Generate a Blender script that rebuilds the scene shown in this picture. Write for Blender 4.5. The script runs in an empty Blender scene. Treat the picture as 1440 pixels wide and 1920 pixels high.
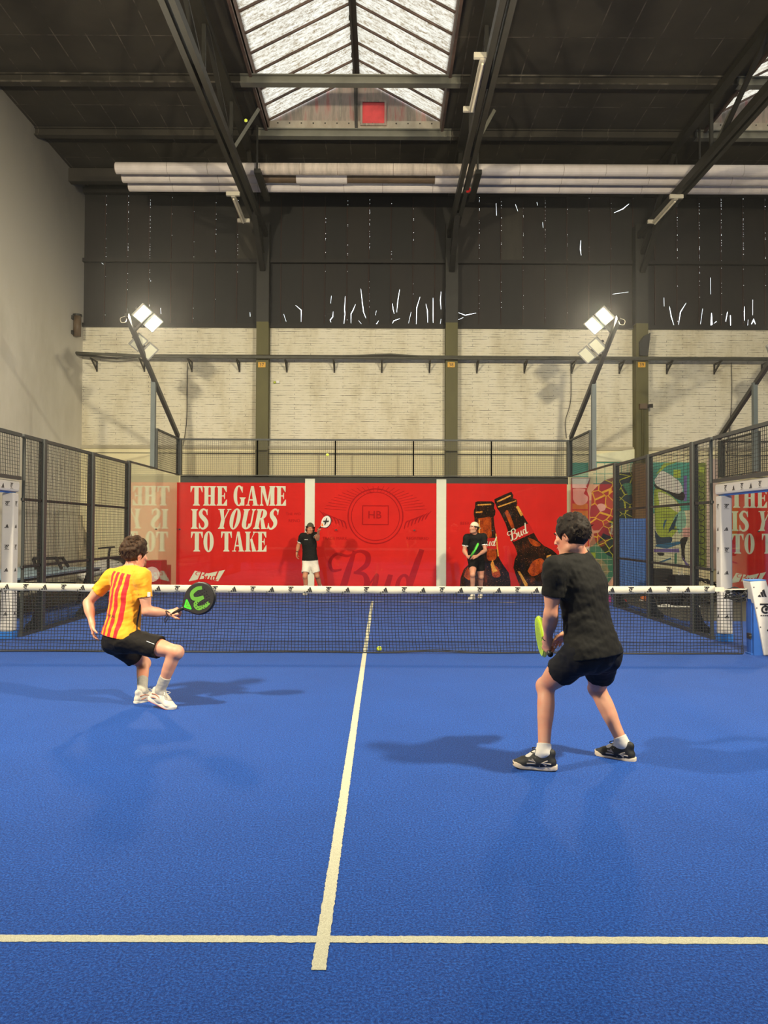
import bpy, bmesh, math, random
import numpy as np
from mathutils import Vector, Matrix, geometry
random.seed(7)
R0 = np.random.RandomState(5)
C = bpy.context.scene
COL = C.collection
PI = math.pi

# ---------------------------------------------------------------- camera
FPX = 1463.77
CAM = np.array([0.2223, -9.976, 1.5728])
YAW, PITCH, ROLL = 0.00151, 0.0220, 0.0040
def cam_axes():
    cy, sy, cp, sp = math.cos(YAW), math.sin(YAW), math.cos(PITCH), math.sin(PITCH)
    f = np.array([sy*cp, cy*cp, sp]); r = np.array([cy, -sy, 0.0]); u = np.cross(r, f)
    c, s = math.cos(ROLL), math.sin(ROLL)
    return c*r + s*u, -s*r + c*u, f
AR, AU, AF = cam_axes()
def at(px, py, d):
    """surveyed point of the hall: direction of a sight line and its distance along the lens axis"""
    return CAM + d*(AF + (px-720)/FPX*AR - (py-960)/FPX*AU)
def atY(px, py, Y):
    v = AF + (px-720)/FPX*AR - (py-960)/FPX*AU
    return CAM + v*((Y-CAM[1])/v[1])
def atZ(px, py, Z=0.0):
    v = AF + (px-720)/FPX*AR - (py-960)/FPX*AU
    return CAM + v*((Z-CAM[2])/v[2])
cd = bpy.data.cameras.new('camera'); cam = bpy.data.objects.new('camera', cd); COL.objects.link(cam)
cd.sensor_width = 36; cd.sensor_fit = 'AUTO'; cd.lens = FPX/1920*36; cd.clip_end = 300
M = Matrix.Identity(4)
for i in range(3):
    M[i][0], M[i][1], M[i][2], M[i][3] = AR[i], AU[i], -AF[i], CAM[i]
cam.matrix_world = M
C.camera = cam

# ---------------------------------------------------------------- sky, exposure
w = bpy.data.worlds.new('sky'); C.world = w; w.use_nodes = True
w.node_tree.nodes['Background'].inputs[0].default_value = (0.86, 0.93, 1.0, 1)
w.node_tree.nodes['Background'].inputs[1].default_value = 4.2
C.view_settings.view_transform = 'Standard'; C.view_settings.look = 'None'
C.view_settings.gamma = 1.0; C.view_settings.use_curve_mapping = False
C.view_settings.exposure = 0.0
LAMP_W = 150.0; NEAR_W = 640.0           # watts of one floodlight face
# added fill light, unseen, high on the wall behind the camera
wl = bpy.data.lights.new('rear_fill', 'AREA'); wl.shape = 'RECTANGLE'; wl.size = 24.0; wl.size_y = 4.6; wl.energy = 560; wl.color = (.93, .97, 1.0)
wo = bpy.data.objects.new('rear_fill', wl); COL.objects.link(wo); wo.location = (5.0, -14.93, 7.6); wo.rotation_euler = (PI/2, 0, 0)
cy_ = C.cycles
cy_.max_bounces = 8; cy_.diffuse_bounces = 4; cy_.glossy_bounces = 3; cy_.transmission_bounces = 3
cy_.transparent_max_bounces = 24; cy_.caustics_reflective = False; cy_.caustics_refractive = False
cy_.sample_clamp_indirect = 4.0
cy_.use_denoising = True
cy_.volume_bounces = 0; cy_.volume_step_rate = 4.0; cy_.volume_max_steps = 64

# ---------------------------------------------------------------- helpers
def lin(c):
    c = np.array(c, float)/255.0
    return tuple(np.where(c <= .04045, c/12.92, ((c+.055)/1.055)**2.4)) + (1.0,)
class Nodes:
    def __init__(s, name):
        s.m = bpy.data.materials.new(name); s.m.use_nodes = True
        s.t = s.m.node_tree; s.b = s.t.nodes['Principled BSDF']; s.out = s.t.nodes['Material Output']
    def n(s, ty, **kw):
        nd = s.t.nodes.new(ty)
        for k, v in kw.items():
            if k.startswith('i_'):
                key = k[2:].replace('_', ' ')
                nd.inputs[int(key) if key.isdigit() else key].default_value = v
            else: setattr(nd, k, v)
        return nd
    def l(s, a, b): s.t.links.new(a, b)
    def coords(s, scale=(1, 1, 1)):
        tc = s.n('ShaderNodeTexCoord'); mp = s.n('ShaderNodeMapping')
        mp.inputs['Scale'].default_value = scale
        s.l(tc.outputs['Object'], mp.inputs['Vector']); return mp.outputs['Vector']
    def noise(s, vec, scale, detail=4, rough=.6):
        nd = s.n('ShaderNodeTexNoise'); nd.inputs['Scale'].default_value = scale
        nd.inputs['Detail'].default_value = detail; nd.inputs['Roughness'].default_value = rough
        if vec is not None: s.l(vec, nd.inputs['Vector'])
        return nd.outputs['Fac']
    def ramp(s, fac, stops):
        nd = s.n('ShaderNodeValToRGB'); e = nd.color_ramp.elements
        while len(e) < len(stops): e.new(.5)
        for q, (p, c) in zip(e, stops): q.position = p; q.color = c
        s.l(fac, nd.inputs['Fac']); return nd.outputs['Color']
    def math(s, op, a, b=None, c=None):
        nd = s.n('ShaderNodeMath', operation=op)
        for i, v in enumerate((a, b, c)):
            if v is None: continue
            if isinstance(v, (int, float)): nd.inputs[i].default_value = v
            else: s.l(v, nd.inputs[i])
        return nd.outputs[0]
    def mix(s, fac, a, b):
        nd = s.n('ShaderNodeMix', data_type='RGBA')
        for sock, v in ((nd.inputs[0], fac), (nd.inputs[6], a), (nd.inputs[7], b)):
            if isinstance(v, (int, float)): sock.default_value = v
            elif isinstance(v, tuple): sock.default_value = v
            else: s.l(v, sock)
        return nd.outputs[2]
    def bump(s, h, strength=.3, dist=.01):
        nd = s.n('ShaderNodeBump'); nd.inputs['Strength'].default_value = strength; nd.inputs['Distance'].default_value = dist
        s.l(h, nd.inputs['Height']); s.l(nd.outputs[0], s.b.inputs['Normal'])
def mul(c, k): return (c[0]*k, c[1]*k, c[2]*k, 1)
def mat(name, rgb, rough=.6, vary=.15, scale=6.0, metal=0.0, bump=0.0, stretch=(1, 1, 1), spec=None, sheen=0):
    """plain material with a procedural unevenness of colour"""
    N = Nodes(name); c = lin(rgb)
    v = N.coords(stretch); f = N.noise(v, scale)
    N.l(N.ramp(f, [(.25, mul(c, 1-vary)), (.75, mul(c, 1+vary))]), N.b.inputs['Base Color'])
    N.b.inputs['Roughness'].default_value = rough; N.b.inputs['Metallic'].default_value = metal
    if spec is not None: N.b.inputs['Specular IOR Level'].default_value = spec
    if sheen: N.b.inputs['Sheen Weight'].default_value = sheen
    if bump: N.bump(N.noise(v, scale*4), bump)
    return N.m
def emit(name, rgb, s):
    N = Nodes(name); N.b.inputs['Base Color'].default_value = lin(rgb)
    N.b.inputs['Emission Color'].default_value = lin(rgb); N.b.inputs['Emission Strength'].default_value = s
    return N.m

def wloc(o):
    p = Vector((0, 0, 0))
    while o is not None:
        p += o.location; o = o.parent
    return p
def catmull(P, n=8):
    P = [np.array(p, float) for p in P]; out = []
    Q = [2*P[0]-P[1]] + P + [2*P[-1]-P[-2]]
    for i in range(1, len(Q)-2):
        for k in range(n):
            t = k/n; a, b, c, d = Q[i-1], Q[i], Q[i+1], Q[i+2]
            out.append(.5*((2*b)+(-a+c)*t+(2*a-5*b+4*c-d)*t*t+(-a+3*b-3*c+d)*t**3))
    out.append(P[-1]); return out
class MB:
    """collects solids and links them as ONE mesh object"""
    def __init__(s): s.v = []; s.f = []; s.m = []; s.k = 0
    def mat(s, k): s.k = k; return s
    def add(s, vs, fs):
        o = len(s.v); s.v += [tuple(map(float, p)) for p in vs]
        s.f += [tuple(o+i for i in f) for f in fs]; s.m += [s.k]*len(fs); return s
    def box(s, c, sz, M3=None):
        vs = []
        for dx in (-.5, .5):
            for dy in (-.5, .5):
                for dz in (-.5, .5):
                    p = np.array([dx*sz[0], dy*sz[1], dz*sz[2]])
                    if M3 is not None: p = M3 @ p
                    vs.append(p+np.array(c))
        return s.add(vs, [(0, 1, 3, 2), (4, 6, 7, 5), (0, 4, 5, 1), (2, 3, 7, 6), (0, 2, 6, 4), (1, 5, 7, 3)])
    def lim(s, x0, x1, y0, y1, z0, z1):
        return s.box(((x0+x1)/2, (y0+y1)/2, (z0+z1)/2), (x1-x0, y1-y0, z1-z0))
    def bar(s, a, b, wd, ht=None, up=(0, 0, 1)):
        a = np.array(a, float); b = np.array(b, float); d = b-a; L = np.linalg.norm(d); d /= L
        u = np.array(up, float)
        if abs(d @ u) > .97: u = np.array([0, 1.0, 0]) if abs(d[1]) < .9 else np.array([1.0, 0, 0])
        x = np.cross(d, u); x /= np.linalg.norm(x); z = np.cross(x, d)
        return s.box((a+b)/2, (wd, L, ht or wd), np.array([x, d, z]).T)
    def tube(s, P, r, n=8, cap=True):
        P = [np.array(p, float) for p in P]; rr = r if hasattr(r, '__len__') else [r]*len(P)
        vs = []; fs = []; x = None
        for i, p in enumerate(P):
            d = P[min(i+1, len(P)-1)]-P[max(i-1, 0)]; d = d/(np.linalg.norm(d)+1e-12)
            if x is None:
                u = np.array([0, 0, 1.0]) if abs(d[2]) < .9 else np.array([1.0, 0, 0])
                x = np.cross(d, u)
            x = x-d*(x @ d); x = x/np.linalg.norm(x); y = np.cross(d, x)
            for k in range(n):
                t = 2*PI*k/n; vs.append(p+rr[i]*(math.cos(t)*x+math.sin(t)*y))
        for i in range(len(P)-1):
            for k in range(n):
                a = i*n+k; b = i*n+(k+1) % n; fs.append((a, b, b+n, a+n))
        if cap: fs.append(tuple(range(n))[::-1]); fs.append(tuple(range((len(P)-1)*n, len(P)*n)))
        return s.add(vs, fs)
    def ball(s, c, r, n=12, sc=(1, 1, 1)):
        vs = []; fs = []; c = np.array(c)
        for i in range(n//2+1):
            ph = PI*i/(n//2)
            for k in range(n):
                t = 2*PI*k/n
                vs.append(c+r*np.array([math.sin(ph)*math.cos(t)*sc[0], math.sin(ph)*math.sin(t)*sc[1], math.cos(ph)*sc[2]]))
        for i in range(n//2):
            for k in range(n):
                a = i*n+k; b = i*n+(k+1) % n; fs.append((a, a+n, b+n, b))
        return s.add(vs, fs)
    def prism(s, poly, fr, th):
        """flat outline given in a frame fr(u,v,w)->xyz, thickness th along w"""
        n = len(poly)
        A = [fr(p[0], p[1], 0) for p in poly]; B = [fr(p[0], p[1], th) for p in poly]
        tri = geometry.tessellate_polygon([[Vector((p[0], p[1], 0)) for p in poly]])
        fs = [tuple(t) for t in tri] + [tuple(n+i for i in t[::-1]) for t in tri]
        fs += [(i, (i+1) % n, n+(i+1) % n, n+i) for i in range(n)]
        return s.add(A+B, fs)
    def flat(s, polys, fr, w=0.0):
        """print: outlines laid on a surface"""
        for i_, poly in enumerate(polys):
            if i_: w += 2e-5 if w >= 0 else -2e-5
            tri = geometry.tessellate_polygon([[Vector((p[0], p[1], 0)) for p in poly]])
            s.add([fr(p[0], p[1], w) for p in poly], [tuple(t) for t in tri])
        return s
    def build(s, name, mats, parent=None, smooth=False, bevel=0.0):
        me = bpy.data.meshes.new(name)
        off = np.array(wloc(parent)) if parent is not None else np.zeros(3)
        V = np.array(s.v)-off if s.v else np.zeros((0, 3))
        me.from_pydata([tuple(p) for p in V], [], s.f)
        for m_ in (mats if isinstance(mats, (list, tuple)) else [mats]): me.materials.append(m_)
        if any(s.m): me.polygons.foreach_set('material_index', s.m)
        if smooth: me.polygons.foreach_set('use_smooth', [True]*len(me.polygons))
        bm = bmesh.new(); bm.from_mesh(me); bmesh.ops.recalc_face_normals(bm, faces=bm.faces); bm.to_mesh(me); bm.free()
        o = bpy.data.objects.new(name, me); COL.objects.link(o)
        if parent is not None: o.parent = parent
        if bevel:
            b = o.modifiers.new('bevel', 'BEVEL'); b.width = bevel; b.segments = 2; b.limit_method = 'ANGLE'
        return o
def tag(o, label, cat, group=None, kind=None):
    o['label'] = label; o['category'] = cat
    if group: o['group'] = group
    if kind: o['kind'] = kind
    return o
def thing(name, label, cat, loc=(0, 0, 0), group=None):
    o = bpy.data.objects.new(name, None); COL.objects.link(o); o.location = Vector([float(q) for q in loc])
    o.empty_display_size = .1
    return tag(o, label, cat, group)
def struct(o, label=None):
    o['kind'] = 'structure'
    if label: o['label'] = label
    return o
def dup(root, loc=None, label=None, rotz=None):
    r = root.copy(); COL.objects.link(r)
    if loc is not None: r.location = Vector([float(q) for q in loc])
    if rotz is not None: r.rotation_euler = (0, 0, rotz)
    if label: r['label'] = label
    for ch in list(root.children):
        c = ch.copy(); COL.objects.link(c); c.parent = r
        for g in ch.children:
            d = g.copy(); COL.objects.link(d); d.parent = c
    return r
def frame(o, ux, uy, uw):
    o, ux, uy, uw = [np.array(q, float) for q in (o, ux, uy, uw)]
    return lambda a, b, c=0.0: o+a*ux+b*uy+c*uw

# ---- lettering and marks as outlines
def stroke(P, W, n=6):
    pts = catmull([np.array([p[0], p[1], wd]) for p, wd in zip(P, W)], n)
    L = []; Rr = []
    for i, p in enumerate(pts):
        d = pts[min(i+1, len(pts)-1)][:2]-pts[max(i-1, 0)][:2]; d = d/(np.linalg.norm(d)+1e-9); nn = np.array([-d[1], d[0]])
        L.append(p[:2]+nn*p[2]/2); Rr.append(p[:2]-nn*p[2]/2)
    return [[L[i], L[i+1], Rr[i+1], Rr[i]] for i in range(len(pts)-1)]
def ell(cx, cy, a, b, n=28, t0=0, t1=2*PI): return [(cx+a*math.cos(t0+(t1-t0)*i/n), cy+b*math.sin(t0+(t1-t0)*i/n)) for i in range(n if t1-t0 > 6.28 else n+1)]
def ring(cx, cy, a, b, ai, bi, n=28, t0=0, t1=2*PI, oi=(0, 0)):
    out = []
    for i in range(n):
        s0, s1 = t0+(t1-t0)*i/n, t0+(t1-t0)*(i+1)/n
        out.append([(cx+a*math.cos(s0), cy+b*math.sin(s0)), (cx+a*math.cos(s1), cy+b*math.sin(s1)),
                    (cx+oi[0]+ai*math.cos(s1), cy+oi[1]+bi*math.sin(s1)), (cx+oi[0]+ai*math.cos(s0), cy+oi[1]+bi*math.sin(s0))])
    return out
def stem(cx, y0=0, y1=1, wd=.2, s0=True, s1=True, k=.07):
    h = wd/2; P = []
    P += [(cx-h-k, y0), (cx+h+k, y0), (cx+h+k, y0+.03), (cx+h, y0+.1)] if s0 else [(cx-h, y0), (cx+h, y0)]
    P += [(cx+h, y1-.1), (cx+h+k, y1-.03), (cx+h+k, y1), (cx-h-k, y1), (cx-h-k, y1-.03), (cx-h, y1-.1)] if s1 else [(cx+h, y1), (cx-h, y1)]
    P += [(cx-h, y0+.1), (cx-h-k, y0+.03)] if s0 else []
    return P
def rect(x0, x1, y0, y1): return [(x0, y0), (x1, y0), (x1, y1), (x0, y1)]
GL = {}
GL['T'] = (.62, [stem(.31, 0, 1, .22, True, False), rect(0, .62, .92, 1), [(0, .95), (0, .68), (.03, .68), (.12, .93)], [(.62, .95), (.5, .93), (.59, .68), (.62, .68)]])
GL['H'] = (.66, [stem(.17), stem(.49), rect(.17, .49, .46, .54)])
GL['E'] = (.58, [stem(.17), rect(.17, .52, .93, 1), [(.52, 1), (.34, .94), (.49, .7), (.52, .7)], rect(.17, .4, .47, .53), [(.4, .66), (.36, .5), (.4, .34), (.43, .34), (.43, .66)],
        rect(.17, .54, 0, .07), [(.54, 0), (.34, .06), (.51, .32), (.54, .32)]])
GL['I'] = (.34, [stem(.17)])
GL['O'] = (.58, ring(.28, .5, .27, .53, .07, .46))
GL['G'] = (.64, ring(.3, .5, .29, .53, .1, .46, 24, .9, 5.45) + [stem(.5, .0, .42, .19, False, True), [(.5, .66), (.47, .66), (.36, .9), (.5, .98)]])
GL['A'] = (.7, [[(.28, 1), (.42, 1), (.64, 0), (.42, 0)], [(.28, 1), (.34, 1), (.14, 0), (.08, 0)], rect(.16, .5, .26, .33), rect(0, .22, 0, .05), rect(.36, .7, 0, .05)])
GL['M'] = (.86, [stem(.12, 0, 1, .07, True, False), rect(.0, .24, .95, 1), [(.06, 1), (.28, 1), (.48, .1), (.4, 0)], [(.4, 0), (.48, 0), (.66, 1), (.58, 1)], stem(.7, 0, 1, .21, True, True, .06)])
GL['K'] = (.68, [stem(.17), [(.26, .42), (.3, .5), (.6, 1), (.53, 1)], [(.3, .62), (.42, .66), (.66, 0), (.43, 0)], rect(.46, .68, .95, 1), rect(.4, .68, 0, .05)])
GL['S'] = (.5, stroke([(.43, .78), (.34, .95), (.2, .98), (.1, .82), (.14, .65), (.26, .52), (.37, .36), (.38, .17), (.26, .02), (.12, .05), (.04, .22)],
                      [.04, .08, .1, .17, .2, .22, .2, .17, .1, .08, .04]) + [[(.44, 1), (.41, 1), (.36, .9), (.41, .7), (.44, .7)], [(.02, 0), (.05, 0), (.1, .1), (.05, .3), (.02, .3)]])
GL['Y'] = (.66, [[(.06, 1), (.28, 1), (.42, .42), (.3, .36)], [(.36, .42), (.42, .42), (.6, 1), (.54, 1)], stem(.35, 0, .46, .2, True, False), rect(0, .34, .95, 1), rect(.46, .68, .95, 1)])
GL['U'] = (.66, [stem(.17, .25, 1, .21, False, True), stem(.54, .25, 1, .08, False, True)] + ring(.325, .27, .26, .29, .055, .2, 16, PI, 2*PI, (.155-.13, 0)))
GL['R'] = (.68, [stem(.17)] + ring(.3, .74, .27, .26, .06, .19, 16, -PI/2, PI/2) + [rect(.2, .32, .93, 1), rect(.2, .32, .48, .55), [(.28, .52), (.42, .56), (.66, 0), (.44, 0)], rect(.42, .7, 0, .05)])
def words(txt, x, y, h, gap=.03, shear=0.0, sx=1.0):
    out = []
    for ch in txt:
        if ch == ' ': x += .3*h*sx; continue
        a, P = GL[ch]
        out += [[(x+(p[0]+shear*p[1])*h*sx, y+p[1]*h) for p in q] for q in P]
        x += (a+gap)*h*sx
    return out
def script_bud(x, y, h, sx=1.0):
    S = []
    S += stroke([(.42, 1.0), (.34, .6), (.26, .2), (.14, .02), (.04, .1)], [.07, .13, .14, .09, .05])
    S += stroke([(.2, .62), (.02, .6), (-.06, .78), (.06, .94), (.3, .9), (.52, 1.0), (.7, .92), (.7, .72), (.5, .56)], [.04, .06, .07, .06, .05, .06, .1, .11, .05])
    S += stroke([(.46, .56), (.68, .52), (.76, .3), (.62, .06), (.4, .02), (.28, .12)], [.05, .08, .13, .11, .07, .04])
    S += stroke([(.82, .34), (.94, .52), (.93, .36), (.9, .12), (1.02, .04), (1.16, .3), (1.2, .52)], [.03, .06, .11, .12, .06, .04, .05])
    S += stroke([(1.22, .52), (1.17, .22), (1.2, .05), (1.34, .14)], [.1, .12, .09, .03])
    S += ring(1.5, .28, .16, .26, .07, .2, 18)
    S += stroke([(1.8, 1.04), (1.72, .7), (1.63, .22), (1.68, .05), (1.84, .16)], [.1, .13, .13, .1, .03])
    return [[(x+(p[0]+.12*p[1])*h*sx, y+p[1]*h) for p in q] for q in S]
def stripes_mark(x, y, h):
    """three slanted bars of rising height"""
    out = []
    for k, top in enumerate((.36, .68, 1.0)):
        x0 = .1+.34*k; sl = .58
        out.append([(x0+.05-.0, 0), (x0+.31, 0), (x0+.31-sl*top*.55, top*.98), (x0+.05-sl*top*.55, top*.80)] if k else [(x0-.1, 0), (x0+.31, 0), (x0+.14, .32), (x0-.1, .14)])
    return [[(x+p[0]*h, y+p[1]*h) for p in q] for q in out]
def ring_mark(x, y, h):
    P = ring(.45, .5, .34, .32, .2, .19, 20, .1*PI, 1.72*PI) + [rect(.02, .98, .86, .98), rect(.36, .5, .7, .9), ell(.52, .52, .12, .12, 12), [(.7, .86), (.98, .86), (.84, .72)]]
    P += [rect(.06+.16*i, .06+.16*i+.12, 0, .07) for i in range(6)]
    return [[(x+p[0]*h, y+p[1]*h) for p in q] for q in P]
def font_polys(txt, h):
    """outlines of the built-in face, height h, as triangles"""
    cu = bpy.data.curves.new('lettering', 'FONT'); cu.body = txt; cu.size = h*1.4; cu.resolution_u = 2
    ob = bpy.data.objects.new('lettering', cu); COL.objects.link(ob)
    me = ob.to_mesh(); P = [[(me.vertices[i].co.x, me.vertices[i].co.y) for i in p.vertices] for p in me.polygons]
    ob.to_mesh_clear(); bpy.data.objects.remove(ob); bpy.data.curves.remove(cu)
    if P:
        xs = [q[0] for p in P for q in p]; x0, x1 = min(xs), max(xs)
        P = [[(q[0]-(x0+x1)/2, q[1]) for q in p] for p in P]
    return P
def shift(P, dx, dy, k=1.0): return [[(p[0]*k+dx, p[1]*k+dy) for p in q] for q in P]
# ================================================================ the hall
YW = 11.6
XL = atY(155, 600, YW)[0]; XR = 21.0; YB = -15.0
ZROOF = 11.15; ZCH = 9.66
ZLEDGE = atY(700, 841, YW)[2]; ZBRICK = atY(700, 613, YW)[2]; ZGIRT = atY(700, 491, YW)[2]; ZEAVE = atY(700, 361, YW)[2]

# ---- materials of the shell
def turf_mat(name, rgb):
    N = Nodes(name); c = lin(rgb); v = N.coords()
    big = N.noise(v, 1.3, 5, .65); fine = N.noise(v, 95, 2, .8); mid = N.noise(v, 26, 4, .7)
    col = N.mix(big, mul(c, .82), mul(c, 1.14))
    col = N.mix(N.math('MULTIPLY', N.math('SUBTRACT', mid, .35), .5), col, mul(c, 1.5))
    spk = N.ramp(fine, [(.34, (.50, .52, .58, 1)), (.5, (1.0, 1.0, 1.0, 1)), (.66, (2.3, 2.1, 1.75, 1))])
    vm = N.n('ShaderNodeVectorMath', operation='MULTIPLY'); N.l(col, vm.inputs[0]); N.l(spk, vm.inputs[1]); col = vm.outputs[0]
    N.l(col, N.b.inputs['Base Color']); N.b.inputs['Roughness'].default_value = .75
    N.b.inputs['Specular IOR Level'].default_value = .12
    N.b.inputs['Sheen Weight'].default_value = .045; N.b.inputs['Sheen Roughness'].default_value = .45; N.b.inputs['Sheen Tint'].default_value = (1, .86, .8, 1)
    N.bump(N.math('ADD', N.math('MULTIPLY', fine, .6), mid), .5, .012)
    return N.m
M_TURF = turf_mat('blue_turf', (22, 63, 139))
def line_mat():
    N = Nodes('white_turf_line'); v = N.coords()
    f = N.noise(v, 220, 2, .7)
    N.l(N.ramp(f, [(.3, lin((160, 158, 138))), (.7, lin((206, 204, 182)))]), N.b.inputs['Base Color'])
    N.b.inputs['Roughness'].default_value = .85; N.bump(f, .5, .01); return N.m
M_LINE = line_mat()
M_CONC = mat('dark_concrete', (62, 60, 56), .85, .3, 2.5, bump=.15)
def brick_mat():
    N = Nodes('whitewashed_brick'); tc = N.n('ShaderNodeTexCoord'); sp = N.n('ShaderNodeSeparateXYZ'); N.l(tc.outputs['Object'], sp.inputs[0])
    cb = N.n('ShaderNodeCombineXYZ'); N.l(sp.outputs['X'], cb.inputs['X']); N.l(sp.outputs['Z'], cb.inputs['Y']); v = cb.outputs[0]
    br = N.n('ShaderNodeTexBrick'); N.l(v, br.inputs['Vector']); br.inputs['Scale'].default_value = 1.0
    br.inputs['Brick Width'].default_value = .9; br.inputs['Row Height'].default_value = .066; br.inputs['Mortar Size'].default_value = .007
    br.inputs['Mortar Smooth'].default_value = .3
    br.inputs['Color1'].default_value = (0, 0, 0, 1); br.inputs['Color2'].default_value = (.0, .0, .0, 1); br.inputs['Mortar'].default_value = (1, 1, 1, 1)
    mp = N.n('ShaderNodeMapping'); mp.inputs['Scale'].default_value = (1.1, 7.0, 1); N.l(v, mp.inputs['Vector'])
    gaps = N.noise(mp.outputs[0], 2.2, 5, .7)
    crack = N.math('MULTIPLY', br.outputs['Color'], N.ramp(gaps, [(.47, (0, 0, 0, 1)), (.60, (1, 1, 1, 1))]))
    st = N.n('ShaderNodeMapping'); st.inputs['Scale'].default_value = (1, .35, 1); N.l(v, st.inputs['Vector'])
    stain = N.noise(st.outputs[0], 1.1, 8, .68)
    base = N.ramp(stain, [(.28, lin((196, 184, 152))), (.5, lin((224, 216, 192))), (.75, lin((234, 228, 210)))])
    N.l(N.mix(N.math('MULTIPLY', crack, .8), base, lin((74, 62, 48))), N.b.inputs['Base Color'])
    N.b.inputs['Roughness'].default_value = .8
    N.bump(N.math('SUBTRACT', N.noise(v, 14, 4), N.math('MULTIPLY', br.outputs['Color'], 1.3)), .5, .02)
    return N.m
M_BRICK = brick_mat()
def plaster_mat(name, a, b, seams=0):
    N = Nodes(name); v = N.coords((1, 1, .5)); f = N.noise(v, .7, 7, .62)
    col = N.ramp(f, [(.3, lin(a)), (.65, lin(b))])
    N.l(col, N.b.inputs['Base Color']); N.b.inputs['Roughness'].default_value = .85
    N.bump(N.noise(v, 20, 5), .12, .02); return N.m
M_PLAST = plaster_mat('painted_plaster', (196, 190, 174), (220, 215, 202))
def soot_shade_mat():
    N = Nodes('soot_and_shade_plaster'); v = N.coords((1, 1, .5)); f = N.noise(v, .7, 7, .62); tc = N.n('ShaderNodeTexCoord'); sp = N.n('ShaderNodeSeparateXYZ'); N.l(tc.outputs['Object'], sp.inputs[0])
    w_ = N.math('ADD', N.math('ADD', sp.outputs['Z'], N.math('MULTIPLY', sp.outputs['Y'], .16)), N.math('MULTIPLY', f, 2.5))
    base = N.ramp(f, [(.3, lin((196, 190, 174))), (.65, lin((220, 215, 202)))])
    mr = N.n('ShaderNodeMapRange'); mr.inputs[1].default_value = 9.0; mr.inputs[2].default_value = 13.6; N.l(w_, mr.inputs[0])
    N.l(N.mix(N.math('MULTIPLY', mr.outputs[0], .85), base, lin((84, 80, 76))), N.b.inputs['Base Color']); N.b.inputs['Roughness'].default_value = .85  # darker towards the roof: soot plus the shade up there, both in the colour
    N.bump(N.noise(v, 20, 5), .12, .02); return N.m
M_SOOTSHADE = soot_shade_mat()
M_LOWER = plaster_mat('cream_paint', (226, 215, 174), (238, 229, 190))
def ceil_mat():
    N = Nodes('dark_roof_board'); v = N.coords()
    br = N.n('ShaderNodeTexBrick'); N.l(v, br.inputs['Vector']); br.inputs['Scale'].default_value = 1.0; br.offset = 0.0
    br.inputs['Brick Width'].default_value = .62; br.inputs['Row Height'].default_value = 1.25; br.inputs['Mortar Size'].default_value = .012
    f = N.noise(v, .9, 5)
    base = N.ramp(f, [(.3, lin((38, 34, 28))), (.7, lin((56, 51, 42)))])
    slit = N.math('MULTIPLY', br.outputs['Fac'], N.ramp(N.noise(v, 2.1, 3), [(.46, (0, 0, 0, 1)), (.6, (1, 1, 1, 1))]))  # pale lines along the board joints, painted in for slits of daylight
    N.l(N.mix(N.math('MULTIPLY', slit, .55), base, lin((112, 104, 92))), N.b.inputs['Base Color'])
    N.b.inputs['Roughness'].default_value = .8; N.bump(br.outputs['Fac'], .4, .02); return N.m
M_CEIL = ceil_mat()
M_SHEET = [mat('sooty_sheet_%s' % k, c, .65, .35, 3, stretch=(1, 1, .25)) for k, c in
           (('brown', (24, 19, 15)), ('black', (17, 15, 12)), ('umber', (27, 21, 16)), ('ash', (44, 40, 32)))]
M_STEEL = mat('dark_steel', (33, 31, 25), .55, .25, 4)
M_OLIVE = mat('olive_column_paint', (88, 83, 42), .6, .2, 2, stretch=(1, 1, .4))
M_DARKBEAM = mat('black_beam_paint', (50, 45, 38), .6, .25, 3)
M_GREYBEAM = mat('grey_beam_paint', (108, 106, 94), .6, .2, 2)
M_FRAME = mat('anthracite_powder_coat', (52, 55, 54), .5, .1, 9)
M_WIRE = mat('black_wire', (38, 38, 36), .5, .1, 9)
M_MASTGREY = mat('blue_grey_mast_paint', (98, 106, 106), .5, .08, 8)
M_BLACKSTEEL = mat('dark_mast_arm', (58, 56, 54), .5, .1, 8)

M_SHEET.append(mat('rusty_batten', (52, 30, 22), .7, .4, 5, stretch=(1, 1, .3)))
# ---- floor
TX0, TX1 = -6.35, 8.8
m = MB().lim(XL, XR, YB, YW, -.3, -.012); struct(m.build('floor', M_CONC), 'dark concrete hall floor')
m = MB().lim(TX0, 5.45, YB, 10.25, -.011, 0).lim(5.45, TX1, YB, 3.6, -.011, 0)
m.lim(TX1, XR, YB, 10.25, -.011, 0)
struct(m.build('floor_turf', M_TURF), 'blue artificial turf of the courts')
def court_line(nm, x0, x1, y0, y1):
    """painted strip with a slightly ragged pile edge"""
    n = int(max(x1-x0, y1-y0)/.012); rs = np.random.RandomState(3); P = []; e = .0025
    m = MB(); vs = []; fs = []
    for i in range(n+1):
        t = i/n
        if x1-x0 > y1-y0:
            X = x0+t*(x1-x0); a = (X, y0+rs.uniform(-e, e), .002); b = (X, y1+rs.uniform(-e, e), .002)
        else:
            Y = y0+t*(y1-y0); a = (x0+rs.uniform(-e, e), Y, .003); b = (x1+rs.uniform(-e, e), Y, .003)
        vs += [a, b]
        if i: fs.append((2*i-2, 2*i, 2*i+1, 2*i-1))
    m.add(vs, fs); return struct(m.build(nm, M_LINE))
court_line('floor_line_centre', -.026, .026, -7.16, 7.1)
court_line('floor_line_service_near', -4.98, 4.98, -6.975, -6.925)
court_line('floor_line_service_far', -4.98, 4.98, 6.925, 6.975)

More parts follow.
